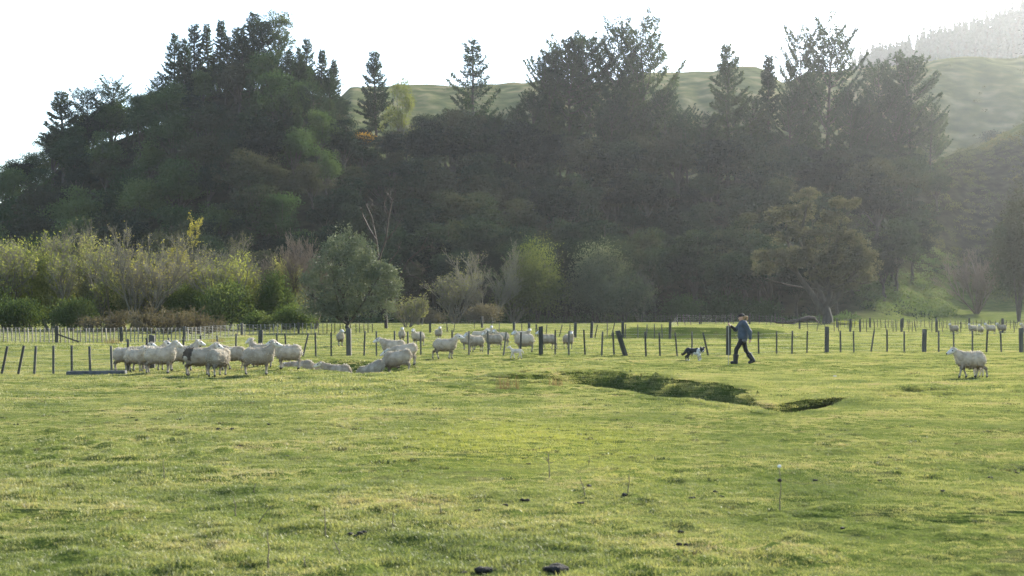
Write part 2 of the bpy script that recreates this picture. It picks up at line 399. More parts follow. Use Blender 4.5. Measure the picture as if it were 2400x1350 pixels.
# rows and columns of the ground sheet
rows = [-45.0, -25, -12, -4, 2, 5.0]
d = 0.07
while rows[-1] < 22: rows.append(rows[-1] + d); d = 0.07 + 0.05 * max(0, rows[-1] - 8) / 14
while rows[-1] < 38: rows.append(rows[-1] + 0.11)
while rows[-1] < 62: rows.append(rows[-1] + 0.19)
while rows[-1] < 255: rows.append(rows[-1] * 1.009)
while rows[-1] < 740: rows.append(rows[-1] * 1.011)
while rows[-1] < 1720: rows.append(rows[-1] * 1.02)
rows = np.array(rows)
sc_ = np.concatenate([np.linspace(-0.62, -0.42, 16)[:-1], np.linspace(-0.42, 0.42, 330), np.linspace(0.42, 0.62, 16)[1:]])
wid = np.maximum(rows, 9.0)
GX = sc_[None, :] * wid[:, None] * np.where(rows < 9, 6.0, np.where(rows < 30, 1 + 5 * np.clip((12 - rows) / 3, 0, 1), 1))[:, None] ** 1.0
GY = np.repeat(rows[:, None], len(sc_), 1)
GZ = zg(GX, GY)
nr, nc = GX.shape
V = np.stack([GX, GY, GZ], -1).reshape(-1, 3)
ii = (np.arange(nr - 1)[:, None] * nc + np.arange(nc - 1)[None, :]).ravel()
Fq = np.stack([ii, ii + 1, ii + nc + 1, ii + nc], -1)

def ground_mat():
    m, n, l = new_mat('pasture')
    geo = n.new('ShaderNodeNewGeometry')
    def noise(scale, det=4, st=None):
        t = n.new('ShaderNodeTexNoise'); t.inputs['Scale'].default_value = scale; t.inputs['Detail'].default_value = det
        l.new(geo.outputs['Position'], t.inputs['Vector']); return t.outputs['Fac']
    r1 = ramp(n, [(0.3, (0.050, 0.070, 0.018)), (0.5, (0.085, 0.108, 0.026)), (0.72, (0.135, 0.145, 0.045))])
    l.new(noise(0.5, 6), r1.inputs['Fac'])
    r2 = ramp(n, [(0.35, (0.06, 0.055, 0.03)), (0.65, (0.14, 0.125, 0.06))])
    l.new(noise(9, 4), r2.inputs['Fac'])
    f = ramp(n, [(0.52, (0, 0, 0)), (0.72, (0.7, 0.7, 0.7))]); l.new(noise(2.2, 5), f.inputs['Fac'])
    mx = n.new('ShaderNodeMix'); mx.data_type = 'RGBA'; l.new(f.outputs[0], mx.inputs['Factor']); l.new(r1.outputs[0], mx.inputs[6]); l.new(r2.outputs[0], mx.inputs[7])
    # leaf litter under the wood, bare soil in the eroded ditch
    a1 = n.new('ShaderNodeAttribute'); a1.attribute_name = 'litter'
    r3 = ramp(n, [(0.35, (0.018, 0.020, 0.012)), (0.7, (0.05, 0.048, 0.028))]); l.new(noise(0.4, 5), r3.inputs['Fac'])
    m2 = n.new('ShaderNodeMix'); m2.data_type = 'RGBA'; l.new(a1.outputs['Fac'], m2.inputs['Factor']); l.new(mx.outputs[2], m2.inputs[6]); l.new(r3.outputs[0], m2.inputs[7])
    a2 = n.new('ShaderNodeAttribute'); a2.attribute_name = 'soil'
    r4 = ramp(n, [(0.35, (0.028, 0.020, 0.014)), (0.7, (0.075, 0.055, 0.038))]); l.new(noise(7, 5), r4.inputs['Fac'])
    m3 = n.new('ShaderNodeMix'); m3.data_type = 'RGBA'; l.new(a2.outputs['Fac'], m3.inputs['Factor']); l.new(m2.outputs[2], m3.inputs[6]); l.new(r4.outputs[0], m3.inputs[7])
    a3 = n.new('ShaderNodeAttribute'); a3.attribute_name = 'dry'
    r5 = ramp(n, [(0.34, (0.045, 0.060, 0.022)), (0.5, (0.085, 0.095, 0.036)), (0.68, (0.17, 0.15, 0.075))]); l.new(noise(0.11, 9), r5.inputs['Fac'])
    m4 = n.new('ShaderNodeMix'); m4.data_type = 'RGBA'; l.new(a3.outputs['Fac'], m4.inputs['Factor']); l.new(m3.outputs[2], m4.inputs[6]); l.new(r5.outputs[0], m4.inputs[7])
    b = n.new('ShaderNodeBsdfDiffuse'); l.new(m4.outputs[2], b.inputs['Color'])
    bp = n.new('ShaderNodeBump'); bp.inputs['Strength'].default_value = 0.8; bp.inputs['Distance'].default_value = 0.05
    l.new(noise(14, 4), bp.inputs['Height']); l.new(bp.outputs[0], b.inputs['Normal'])
    out = n.new('ShaderNodeOutputMaterial'); l.new(b.outputs[0], out.inputs['Surface'])
    return m

gme = mesh_np('ground', V, Fq, ground_mat(), smooth=True)
PXv = CX + FPX * V[:, 0] / np.maximum(V[:, 1], 6)
Yv = V[:, 1]
lit = sst(252, 262, Yv) * (1 - sst(405, 440, Yv)) * (1 - sst(1960, 2120, PXv) * (1 - sst(-5, 5, V[:, 2] - 9)))
lit = np.maximum(lit, sst(880, 960, Yv))
dep_v = np.interp(PXv, DD_X, DD_Y, left=0, right=0)
lip_v = FPX * EYE / (np.interp(PXv, DL_X, DL_Y) - HY)
cre_v = FPX * EYE / (np.interp(PXv, DC_X, DC_Y) - HY)
soil = sst(1815, 1845, PXv) * (1 - sst(1965, 1990, PXv)) * (Yv > lip_v + 0.2) * (Yv < cre_v - 0.06)
soil = np.maximum(soil, 0.0 * (dep_v > 0.3) * (Yv > lip_v + 0.4) * (Yv < cre_v - 0.9) * (Yv < 40))
dry = sst(420, 470, Yv) * (1 - sst(860, 900, Yv))
for nm, arr in (('litter', lit), ('soil', soil), ('dry', dry)):
    at = gme.attributes.new(nm, 'FLOAT', 'POINT'); at.data.foreach_set('value', arr.astype(np.float32))
ground = obj('ground', gme)
tag(ground, kind='structure')

# ------------------------------------------------------------------ grass: blades in tufts scattered over the whole paddock
def grass_mat():
    m, n, l = new_mat('grass_blade')
    geo = n.new('ShaderNodeNewGeometry')
    oi = n.new('ShaderNodeObjectInfo')
    def noise(scale, det=4):
        t = n.new('ShaderNodeTexNoise'); t.inputs['Scale'].default_value = scale; t.inputs['Detail'].default_value = det
        l.new(geo.outputs['Position'], t.inputs['Vector']); return t.outputs['Fac']
    ad = n.new('ShaderNodeMath'); ad.operation = 'MULTIPLY_ADD'; l.new(oi.outputs['Random'], ad.inputs[0]); ad.inputs[1].default_value = 0.46
    cn = n.new('ShaderNodeMath'); cn.operation = 'MULTIPLY_ADD'; l.new(noise(0.55, 6), cn.inputs[0]); cn.inputs[1].default_value = 1.9; cn.inputs[2].default_value = -0.48
    s2 = n.new('ShaderNodeMath'); s2.operation = 'SUBTRACT'; l.new(cn.outputs[0], s2.inputs[0]); s2.inputs[1].default_value = 0.25
    l.new(s2.outputs[0], ad.inputs[2])
    r1 = ramp(n, [(0.12, (0.085, 0.112, 0.040)), (0.36, (0.148, 0.172, 0.058)), (0.56, (0.225, 0.236, 0.094)), (0.74, (0.29, 0.272, 0.128)), (0.90, (0.26, 0.222, 0.140))])
    l.new(ad.outputs[0], r1.inputs['Fac'])
    # a lush yellow-green patch of new growth near (0.27, 17.9)
    ds = n.new('ShaderNodeVectorMath'); ds.operation = 'SUBTRACT'; l.new(geo.outputs['Position'], ds.inputs[0]); ds.inputs[1].default_value = (0.25, 18.3, 0)
    dm = n.new('ShaderNodeVectorMath'); dm.operation = 'MULTIPLY'; l.new(ds.outputs[0], dm.inputs[0]); dm.inputs[1].default_value = (0.50, 0.22, 0)
    ln = n.new('ShaderNodeVectorMath'); ln.operation = 'LENGTH'; l.new(dm.outputs[0], ln.inputs[0])
    n2 = n.new('ShaderNodeMath'); n2.operation = 'MULTIPLY_ADD'; l.new(noise(1.1, 3), n2.inputs[0]); n2.inputs[1].default_value = -1.1; n2.inputs[2].default_value = 1.35
    df = n.new('ShaderNodeMath'); df.operation = 'SUBTRACT'; l.new(n2.outputs[0], df.inputs[0]); l.new(ln.outputs['Value'], df.inputs[1])
    mr = n.new('ShaderNodeMapRange'); mr.inputs['From Min'].default_value = -0.35; mr.inputs['From Max'].default_value = 0.45; mr.inputs['To Max'].default_value = 0.6
    l.new(df.outputs[0], mr.inputs['Value'])
    mx = n.new('ShaderNodeMix'); mx.data_type = 'RGBA'; l.new(mr.outputs[0], mx.inputs['Factor']); l.new(r1.outputs[0], mx.inputs[6]); mx.inputs[7].default_value = (0.29, 0.30, 0.065, 1)
    d = n.new('ShaderNodeBsdfDiffuse'); l.new(mx.outputs[2], d.inputs['Color'])
    tm = n.new('ShaderNodeVectorMath'); tm.operation = 'MULTIPLY'; l.new(mx.outputs[2], tm.inputs[0]); tm.inputs[1].default_value = (1.3, 1.25, 0.8)
    t = n.new('ShaderNodeBsdfTranslucent'); l.new(tm.outputs[0], t.inputs['Color'])
    mi = n.new('ShaderNodeMixShader'); mi.inputs[0].default_value = 0.5; l.new(d.outputs[0], mi.inputs[1]); l.new(t.outputs[0], mi.inputs[2])
    g = n.new('ShaderNodeBsdfGlossy'); g.inputs['Roughness'].default_value = 0.5; g.inputs['Color'].default_value = (0.95, 0.95, 0.85, 1)
    m2 = n.new('ShaderNodeMixShader'); m2.inputs[0].default_value = 0.045; l.new(mi.outputs[0], m2.inputs[1]); l.new(g.outputs[0], m2.inputs[2])
    out = n.new('ShaderNodeOutputMaterial'); l.new(m2.outputs[0], out.inputs['Surface'])
    return m
M['grass'] = grass_mat()

def tuft_mesh(name, nb, spread, h0, h1, wdt, lean, seed, mat):
    rg = np.random.default_rng(seed)
    a = rg.uniform(0, 2 * np.pi, nb); r = spread * np.sqrt(rg.uniform(0, 1, nb))
    base = np.stack([r * np.cos(a), r * np.sin(a), np.full(nb, -0.01)], -1)
    h = rg.uniform(h0, h1, nb)
    la = rg.uniform(0, 2 * np.pi, nb); lm = rg.uniform(0.15, 1.0, nb) * lean
    dirv = np.stack([np.cos(la), np.sin(la), np.zeros(nb)], -1)
    wa = rg.uniform(0, 2 * np.pi, nb)
    wv = np.stack([np.cos(wa), np.sin(wa), np.zeros(nb)], -1) * (wdt * rg.uniform(0.6, 1.3, nb))[:, None] * 0.5
    up = np.array([0, 0, 1.0])
    mid = base + up * (h * 0.55)[:, None] + dirv * (h * lm * 0.3)[:, None]
    tip = base + up * (h * (1 - 0.25 * lm))[:, None] + dirv * (h * lm)[:, None]
    V = np.stack([base - wv, base + wv, mid + wv * 0.8, mid - wv * 0.8, tip], 1).reshape(-1, 3)
    k = np.arange(nb)[:, None] * 5
    q = k + np.array([[0, 1, 2, 3]]); t = k + np.array([[3, 2, 4]])
    return mesh_np(name, V, [q, t], mat)

def scatter(name, P, rz, scl, idx, sources, mat):
    """one stuff object: the source tufts set on points by geometry nodes"""
    src = bpy.data.collections.new(name + '_sources')
    for k, me in enumerate(sources):
        o = bpy.data.objects.new('%s_tuft_%02d' % (name, k), me); src.objects.link(o)
    me = bpy.data.meshes.new(name)
    me.vertices.add(len(P)); me.vertices.foreach_set('co', np.asarray(P, np.float32).ravel())
    for nm, arr, tp in (('rz', rz, 'FLOAT'), ('scl', scl, 'FLOAT'), ('kind_index', idx, 'INT')):
        a = me.attributes.new(nm, tp, 'POINT'); a.data.foreach_set('value', np.asarray(arr, np.int32 if tp == 'INT' else np.float32))
    me.materials.append(mat)
    o = obj(name, me)
    ng = bpy.data.node_groups.new(name, 'GeometryNodeTree')
    ng.interface.new_socket('Geometry', in_out='INPUT', socket_type='NodeSocketGeometry')
    ng.interface.new_socket('Geometry', in_out='OUTPUT', socket_type='NodeSocketGeometry')
    n, l = ng.nodes, ng.links
    gi = n.new('NodeGroupInput'); go = n.new('NodeGroupOutput')
    ci = n.new('GeometryNodeCollectionInfo'); ci.inputs['Collection'].default_value = src
    ci.inputs['Separate Children'].default_value = True; ci.inputs['Reset Children'].default_value = True
    ip = n.new('GeometryNodeInstanceOnPoints'); ip.inputs['Pick Instance'].default_value = True
    def attr(nm, tp):
        a = n.new('GeometryNodeInputNamedAttribute'); a.data_type = tp; a.inputs['Name'].default_value = nm; return a.outputs[0]
    cb = n.new('ShaderNodeCombineXYZ'); l.new(attr('rz', 'FLOAT'), cb.inputs['Z'])
    l.new(gi.outputs[0], ip.inputs['Points']); l.new(ci.outputs[0], ip.inputs['Instance'])
    l.new(attr('kind_index', 'INT'), ip.inputs['Instance Index'])
    e2 = n.new('FunctionNodeEulerToRotation'); l.new(cb.outputs[0], e2.inputs[0]); l.new(e2.outputs[0], ip.inputs['Rotation'])
    l.new(attr('scl', 'FLOAT'), ip.inputs['Scale'])
    l.new(ip.outputs[0], go.inputs[0])
    md = o.modifiers.new('scatter', 'NODES'); md.node_group = ng
    return o

rg = np.random.default_rng(11)
def wedge(y0, y1, dens, smax=0.43):
    n_ = int(dens * smax * (y1 * y1 - y0 * y0))
    y = np.sqrt(rg.uniform(y0 * y0, y1 * y1, n_)); s = rg.uniform(-smax, smax, n_)
    return s * y, y
def clumpiness(x, y):
    return np.clip(vn(x * 0.9, y * 0.75, 21) - 0.1, 0, 1) + 0.8 * np.clip(vn(x * 2.3, y * 1.8, 22) - 0.2, 0, 1)

soft = [tuft_mesh('near_tuft', 30, 0.08, 0.010, 0.030, 0.0040, 1.2, 100 + k, M['grass']) for k in range(6)]
soft += [tuft_mesh('near_clump', 44, 0.06, 0.024, 0.052, 0.0045, 1.0, 120 + k, M['grass']) for k in range(3)]
mids = [tuft_mesh('mid_tuft', 54, 0.23, 0.015, 0.042, 0.010, 1.1, 140 + k, M['grass']) for k in range(5)]
mids += [tuft_mesh('mid_clump', 54, 0.15, 0.03, 0.075, 0.010, 0.9, 150 + k, M['grass']) for k in range(3)]
fars = [tuft_mesh('far_tuft', 70, 0.75, 0.02, 0.06, 0.026, 0.9, 160 + k, M['grass']) for k in range(5)]
fars += [tuft_mesh('far_clump', 54, 0.4, 0.05, 0.12, 0.026, 0.8, 170 + k, M['grass']) for k in range(3)]

def grass_object(name, bands, nsoft, nclump, src, label, bank=False):
    X, Y = [], []
    for (a, b, dn) in bands:
        x, y = wedge(a, b, dn); X.append(x); Y.append(y)
    if bank:
        pxb = rg.uniform(1125, 2238, 26000)
        l_ = FPX * EYE / (np.interp(pxb, DL_X, DL_Y) - HY); c_ = FPX * EYE / (np.interp(pxb, DC_X, DC_Y) - HY)
        yb_ = l_ - 0.3 + rg.uniform(0, 1, 26000) * (c_ - l_ + 1.0)
        X.append((pxb - CX) / FPX * yb_); Y.append(yb_)
    x = np.concatenate(X); y = np.concatenate(Y)
    z = zg(x, y)
    px = CX + FPX * x / y
    hole = (px > 1818) & (px < 1985) & (z < -0.14)
    keep = ~hole & (rg.uniform(0, 1, len(x)) < 0.94)
    x, y, z = x[keep], y[keep], z[keep]
    cl = clumpiness(x, y)
    isc = rg.uniform(0, 1, len(x)) < np.clip(cl * 0.35, 0.02, 0.25)
    idx = np.where(isc, nsoft + rg.integers(0, nclump, len(x)), rg.integers(0, nsoft, len(x)))
    scl = rg.uniform(0.7, 1.25, len(x)) * (0.85 + 0.35 * vn(x * 0.25, y * 0.2, 31))
    o = scatter(name, np.stack([x, y, z], -1), rg.uniform(0, 6.28, len(x)), scl, idx, src, M['grass'])
    return tag(o, label, 'grass', kind='stuff')
grass_object('grass', [(7.5, 14, 600), (14, 24, 330)], 6, 3, soft, 'short grazed green grass across the foreground paddock')
grass_object('grass', [(23.5, 40, 80), (40, 66, 44)], 5, 3, mids, 'green grass around the ditch, the flock and the near fence', True)
grass_object('grass', [(65, 130, 4.2), (130, 255, 1.6)], 5, 3, fars, 'bright sunlit grass beyond the near fence')

# low dark rosette tufts added among the grass, standing in for hummock shade
wd = [tuft_mesh('shade_rosette', 34, 0.08, 0.018, 0.05, 0.011, 1.5, 180 + k, M['weed']) for k in range(4)]
xa, ya = wedge(8, 26, 2.2); xb, yb2 = wedge(26, 62, 0.6)
xw = np.concatenate([xa, xb]); yw = np.concatenate([ya, yb2])
kp = vn(xw * 0.35, yw * 0.3, 51) + 0.5 * vn(xw * 1.3, yw * 1.1, 52) > -0.05
xw, yw = xw[kp], yw[kp]
ow = scatter('shade_tufts', np.stack([xw, yw, zg(xw, yw)], -1), rg.uniform(0, 6.28, len(xw)), rg.uniform(0.4, 1.3, len(xw)) * np.where(yw > 26, 1.4, 1.0), rg.integers(0, 4, len(xw)), wd, M['weed'])
tag(ow, 'small dark tufts standing in for hummock shade, dotted through the paddock', 'shade_tufts', kind='stuff')
# ------------------------------------------------------------------ tree builders: each returns (trunk mesh, crown mesh) standing at the origin
class Wood:
    """collects tapered tubes"""
    def __init__(s): s.V = []; s.F = []; s.n = 0
    def tube(s, pts, rad, k=5):
        pts = np.asarray(pts, float); rad = np.asarray(rad, float); m = len(pts)
        t = np.gradient(pts, axis=0); t /= np.linalg.norm(t, axis=1, keepdims=True) + 1e-9
        ref = np.where(np.abs(t[:, 2:3]) > 0.9, np.array([[1.0, 0, 0]]), np.array([[0, 0, 1.0]]))
        u = np.cross(t, ref); u /= np.linalg.norm(u, axis=1, keepdims=True) + 1e-9
        v = np.cross(t, u)
        a = np.arange(k) * 2 * np.pi / k
        ring = pts[:, None, :] + rad[:, None, None] * (np.cos(a)[None, :, None] * u[:, None, :] + np.sin(a)[None, :, None] * v[:, None, :])
        s.V.append(ring.reshape(-1, 3))
        i = np.arange(m - 1)[:, None] * k; j = np.arange(k)[None, :]; j2 = (j + 1) % k
        s.F.append((s.n + np.stack([i + j, i + j2, i + k + j2, i + k + j], -1)).reshape(-1, 4))
        s.n += m * k
    def mesh(s, name, mat): return mesh_np(name, np.concatenate(s.V), np.concatenate(s.F), mat, smooth=True)

def unit(v): return v / (np.linalg.norm(v, axis=-1, keepdims=True) + 1e-9)

def leaf_tris(P, D, L, W, rg):
    """one pointed leaf-like quad (two triangles) per point: P base, D direction, L length, W width"""
    n = len(P)
    s = unit(np.cross(D, rg.normal(size=(n, 3))))
    L = np.broadcast_to(L, (n,))[:, None]; W = np.broadcast_to(W, (n,))[:, None]
    mid = P + D * L * 0.5
    V = np.stack([P, mid + s * W * 0.5, P + D * L, mid - s * W * 0.5], 1).reshape(-1, 3)
    F = np.arange(n)[:, None] * 4 + np.array([[0, 1, 2, 3]])
    return V, F

def join(parts):
    V, F, n = [], [], 0
    for v, f in parts:
        V.append(v); F.append(f + n); n += len(v)
    return np.concatenate(V), np.concatenate(F)

def pine(seed, H, cb, Rm, shape='cone', up=0.35, dens=15.0, gap=1.0, bark='bark', tl=0.52):
    rg = np.random.default_rng(seed)
    w = Wood()
    nz = 14
    zz = np.linspace(-0.6, H, nz)
    wob = np.cumsum(rg.normal(0, 0.010 * H, (nz, 2)), 0) * (np.linspace(0, 1, nz)[:, None] ** 1.2) * 0.5
    tp = np.stack([wob[:, 0], wob[:, 1], zz], -1)
    tr = 0.017 * H * (1 - np.linspace(0, 1, nz)) ** 0.8 + 0.03
    w.tube(tp, tr, 7)
    parts = []
    z = cb * H
    while z < H - 0.3:
        f = (z - cb * H) / (H - cb * H)
        if shape == 'cone': prof = (1 - f) ** 0.75 * (0.45 + 0.55 * min(1, f * 5 + 0.25))
        elif shape == 'round': prof = max(0.12, math.sin(math.pi * min(1, 0.16 + 0.80 * f)) ** 0.8)
        elif shape == 'spire': prof = (1 - f) ** 0.9 * 0.9 + 0.05
        else: prof = 0.35 + 0.65 * math.sin(math.pi * min(1, 0.25 + 0.68 * f))
        nb = rg.integers(4, 7) if prof > 0.3 else rg.integers(3, 5)
        a0 = rg.uniform(0, 6.28)
        for b in range(nb):
            if rg.uniform() < 0.10: continue
            L = Rm * prof * rg.uniform(0.6, 1.25) + 0.3
            a = a0 + b * 6.283 / nb + rg.normal(0, 0.25)
            base = np.array([np.interp(z, zz, tp[:, 0]), np.interp(z, zz, tp[:, 1]), z + rg.normal(0, 0.15)])
            u0 = up * rg.uniform(0.5, 1.4) + 0.5 * f
            t = np.linspace(0, 1, 5)
            out = np.array([math.cos(a), math.sin(a), 0])
            pts = base + out * (L * t)[:, None] + np.array([0, 0, 1.0]) * (L * (u0 * t * 0.35 + u0 * t * t * 0.75 - 0.10 * t))[:, None]
            w.tube(pts, 0.012 * L * 1.6 * (1 - 0.8 * t) + 0.012, 3)
            nt = max(5, int(L * dens * 1.35))
            tt = rg.uniform(0.18 if L > 2 else 0.0, 1.0, nt) ** 0.75
            cpt = np.stack([np.interp(tt, t, pts[:, k]) for k in range(3)], -1)
            side = np.array([-out[1], out[0], 0])
            sw = rg.normal(0, 1, nt) * (0.10 + 0.20 * L * (1 - tt) * tt * 2.2 + 0.12)
            cpt = cpt + side * sw[:, None] + np.array([0, 0, 1.0]) * (np.abs(rg.normal(0, 0.16, nt)) + 0.02)[:, None]
            for _ in range(4):
                D = unit(out * 0.75 + side * np.sign(sw)[:, None] * 0.4 + np.array([0, 0, 0.55]) + rg.normal(0, 0.55, (nt, 3)))
                parts.append(leaf_tris(cpt, D, rg.uniform(0.6, 1.15, nt) * tl, rg.uniform(0.5, 1.0, nt) * 0.21, rg))
        z += gap * rg.uniform(0.7, 1.3) * (1.0 if prof > 0.4 else 0.75)
    V, F = join(parts)
    return w.mesh('trunk', M[bark]), V, F

def clumps_crown(lumps, rg, nclump, nleaf, cr, leaf, flat=0.55, shell=0.75):
    """leaf clumps spread through ellipsoid lumps: (cx,cy,cz,rx,ry,rz)"""
    tot = np.array([l[3] * l[4] + l[3] * l[5] for l in lumps]); tot = tot / tot.sum()
    parts, cent = [], []
    for lp, fr in zip(lumps, tot):
        k = max(3, int(nclump * fr))
        d = unit(rg.normal(size=(k, 3))); d[:, 2] = np.where(d[:, 2] < -0.35, -d[:, 2], d[:, 2])
        rr = shell + (1 - shell) * rg.uniform(0, 1, k) ** 0.5
        rr = np.where(rg.uniform(size=k) < 0.22, rg.uniform(0.25, 0.7, k), rr) * rg.uniform(0.86, 1.10, k)
        c = np.array(lp[:3]) + d * rr[:, None] * np.array(lp[3:6])
        cent.append(c)
        for q in range(k):
            n = max(6, int(nleaf * rg.uniform(0.6, 1.4)))
            s = cr * rg.uniform(0.6, 1.35)
            o = unit(rg.normal(size=(n, 3))) * (rg.uniform(0.25, 1, n) ** 0.5)[:, None] * s
            o[:, 2] *= flat
            o[:, 2] += 0.25 * s * flat
            P = c[q] + o
            D = unit(o / (s + 1e-6) + d[q] * 0.3 + rg.normal(0, 0.7, (n, 3)) + np.array([0, 0, 0.25]))
            parts.append(leaf_tris(P, D, leaf * rg.uniform(0.6, 1.3, n), leaf * 0.55 * rg.uniform(0.6, 1.2, n), rg))
    V, F = join(parts)
    return V, F, np.concatenate(cent)

def limbs_to(w, targets, base, fork, r0, rg, k=5, sag=0.1):
    for t in targets:
        m = 5
        u = np.linspace(0, 1, m)
        p = base + (fork - base) * 1.0
        mid = p + (t - p) * 0.5 + rg.normal(0, 0.06, 3) * np.linalg.norm(t - p) - np.array([0, 0, sag]) * np.linalg.norm(t[:2] - p[:2])
        pts = ((1 - u) ** 2)[:, None] * p + (2 * u * (1 - u))[:, None] * mid + (u ** 2)[:, None] * t
        w.tube(pts, r0 * (1 - 0.85 * u) + 0.015, k)

def broad(seed, H, Rw, cb=0.3, nclump=60, nleaf=45, cr=1.1, leaf=0.42, flat=0.5, mat='bark', lumps=None, nl=9, shell=0.75):
    rg = np.random.default_rng(seed)
    if lumps is None:
        lumps = []
        for q in range(5):
            a = rg.uniform(0, 6.28); r = Rw * rg.uniform(0.1, 0.55)
            zc = H * rg.uniform(cb + 0.18, 0.78)
            lumps.append((r * math.cos(a), r * math.sin(a), zc, Rw * rg.uniform(0.45, 0.7), Rw * rg.uniform(0.45, 0.7), H * rg.uniform(0.12, 0.2)))
        lumps.append((rg.normal(0, 0.1) * Rw, rg.normal(0, 0.1) * Rw, H * 0.84, Rw * 0.5, Rw * 0.5, H * 0.15))
    V, F, cent = clumps_crown(lumps, rg, nclump, nleaf, cr, leaf, flat, shell)
    w = Wood()
    fork = np.array([rg.normal(0, 0.03) * H, rg.normal(0, 0.03) * H, H * cb])
    z = np.linspace(0, 1, 6)
    w.tube(np.array([0, 0, -0.5]) * (1 - z)[:, None] + fork * z[:, None] + rg.normal(0, 0.008 * H, (6, 3)) * (z * (1 - z))[:, None] * 4, 0.028 * H * (1.25 - 0.6 * z), 8)
    pick = cent[rg.permutation(len(cent))[:nl]]
    limbs_to(w, pick, np.zeros(3), fork, 0.012 * H, rg)
    return w.mesh('trunk', M[mat]), V, F

def bare(seed, H, spread, stems=4, leafmat=None, nleaf=0, leaf=0.16, levels=4, mat='twig', fan=0.35, tw=0.022, kids=(5, 6, 6, 5)):
    """leafless, many-twigged tree or bush"""
    rg = np.random.default_rng(seed)
    w = Wood()
    cur = []
    for s_ in range(stems):
        a = rg.uniform(0, 6.28); tilt = fan * rg.uniform(0.2, 1.0)
        d = unit(np.array([math.cos(a) * tilt, math.sin(a) * tilt, 1.0]))
        cur.append((np.array([math.cos(a) * 0.15, math.sin(a) * 0.15, -0.2]) * (stems > 1), d, H * rg.uniform(0.42, 0.6), 0.012 * H * (1.6 if stems == 1 else 1)))
    tips = []
    strips = []
    for lv in range(levels):
        nxt = []
        for (p, d, L, r) in cur:
            u = np.linspace(0, 1, 4)
            bend = unit(rg.normal(size=3)) * 0.12 * L
            pts = p + d * (L * u)[:, None] + bend * (u * u)[:, None] + np.array([0, 0, 0.10 * L]) * (u * u)[:, None]
            if lv < 2: w.tube(pts, r * (1 - 0.6 * u) + tw * 0.4, 4 if lv else 5)
            else: strips.append((pts, max(tw, r) * (1 - 0.55 * u)))
            for q in range(kids[lv]):
                t = rg.uniform(0.35, 1.0) if lv else rg.uniform(0.3, 1.0)
                b = np.array([np.interp(t, u, pts[:, k]) for k in range(3)])
                nd = unit(d * 0.8 + unit(rg.normal(size=3)) * (spread * rg.uniform(0.5, 1.1)) + np.array([0, 0, 0.22]))
                nxt.append((b, nd, L * rg.uniform(0.38, 0.62), r * 0.45))
        cur = nxt
        if lv == levels - 1: tips = nxt
    # twigs as thin flat strips
    allp = []
    for pts, rr in strips:
        dv = unit(pts[-1] - pts[0]); sd_ = unit(np.cross(dv, rg.normal(size=3)))
        k = len(pts)
        A = pts - sd_ * rr[:, None] * 0.5; B = pts + sd_ * rr[:, None] * 0.5
        V = np.concatenate([A, B]); i = np.arange(k - 1)
        allp.append((V, np.stack([i, i + k, i + k + 1, i + 1], -1)))
    if tips:
        P = np.array([t[0] for t in tips]); D = np.array([t[1] for t in tips]); L = np.array([t[2] for t in tips])
        allp.append(leaf_tris(P, D, L, tw * 0.75, rg))
    V, F = join(allp)
    crown_extra = None
    if nleaf:
        ends = np.array([t[0] + t[1] * t[2] * rg.uniform(0.2, 1) for t in tips])
        pick = ends[rg.integers(0, len(ends), nleaf)] + rg.normal(0, 0.10, (nleaf, 3))
        crown_extra = leaf_tris(pick, unit(rg.normal(size=(nleaf, 3)) + np.array([0, 0, 0.2])), leaf * rg.uniform(0.6, 1.3, nleaf), leaf * 0.6, rg)
    return w, V, F, crown_extra

def finish_bare(b, mat, leafmat=None):
    w, V, F, extra = b
    tr = w.mesh('trunk', M[mat])
    tw_ = mesh_np('twigs', V, F, M[mat])
    lv = mesh_np('leaves', extra[0], extra[1], M[leafmat]) if extra is not None else None
    return tr, tw_, lv

def scrub_mesh(name, seed, Rw, H, nleaf, leaf, mat, lumps=7, flat=0.8):
    rg = np.random.default_rng(seed)
    lp = []
    for q in range(lumps):
        a = rg.uniform(0, 6.28); r = Rw * rg.uniform(0, 0.6)
        h = H * rg.uniform(0.45, 1.0) * (1 - 0.35 * r / Rw)
        lp.append((r * math.cos(a), r * math.sin(a), h * 0.45, Rw * rg.uniform(0.35, 0.6), Rw * rg.uniform(0.35, 0.6), h * 0.55))
    V, F, _ = clumps_crown(lp, rg, int(nleaf / 26), 26, 0.28 * Rw, leaf, flat, 0.7)
    return V, F

# ------------------------------------------------------------------ placing trees
def tree_thing(name, kinds, loc, rz, scale, label, group=None, cat='tree'):
    """kinds: list of (part name, mesh)"""
    t = empty(name, loc, rz, scale, label, cat, group)
    for pn, me in kinds:
        if me is not None: obj(pn, me, t)
    return t

prs = random.Random(5)
TR = np.random.default_rng(77)

# pine prototypes (about 24 m), every one also usable as a copy with shared mesh data
PROTO = {}
def proto(key, builder, cmat):
    t, V, F = builder
    PROTO[key] = (t, mesh_np('crown', V, F, M[cmat]))
proto('cone_a', pine(1, 24, 0.18, 5.0, 'cone', 0.45), 'pine')
proto('cone_b', pine(2, 24, 0.22, 4.4, 'cone', 0.5, gap=1.15), 'pine')
proto('sparse', pine(3, 24, 0.12, 5.6, 'cone', 0.55, dens=11, gap=1.35), 'pine')
proto('spire', pine(4, 24, 0.15, 3.2, 'spire', 0.4, dens=17), 'pine')
proto('old_a', pine(5, 24, 0.30, 6.2, 'round', 0.45, dens=13), 'pine')
proto('old_b', pine(6, 24, 0.26, 5.6, 'round', 0.5, dens=13, gap=1.1), 'pine')
proto('old_c', pine(7, 24, 0.20, 6.4, 'tall', 0.5, dens=12, gap=1.25), 'pine')
proto('ragged', pine(8, 24, 0.16, 5.2, 'tall', 0.6, dens=12, gap=1.4), 'pine')
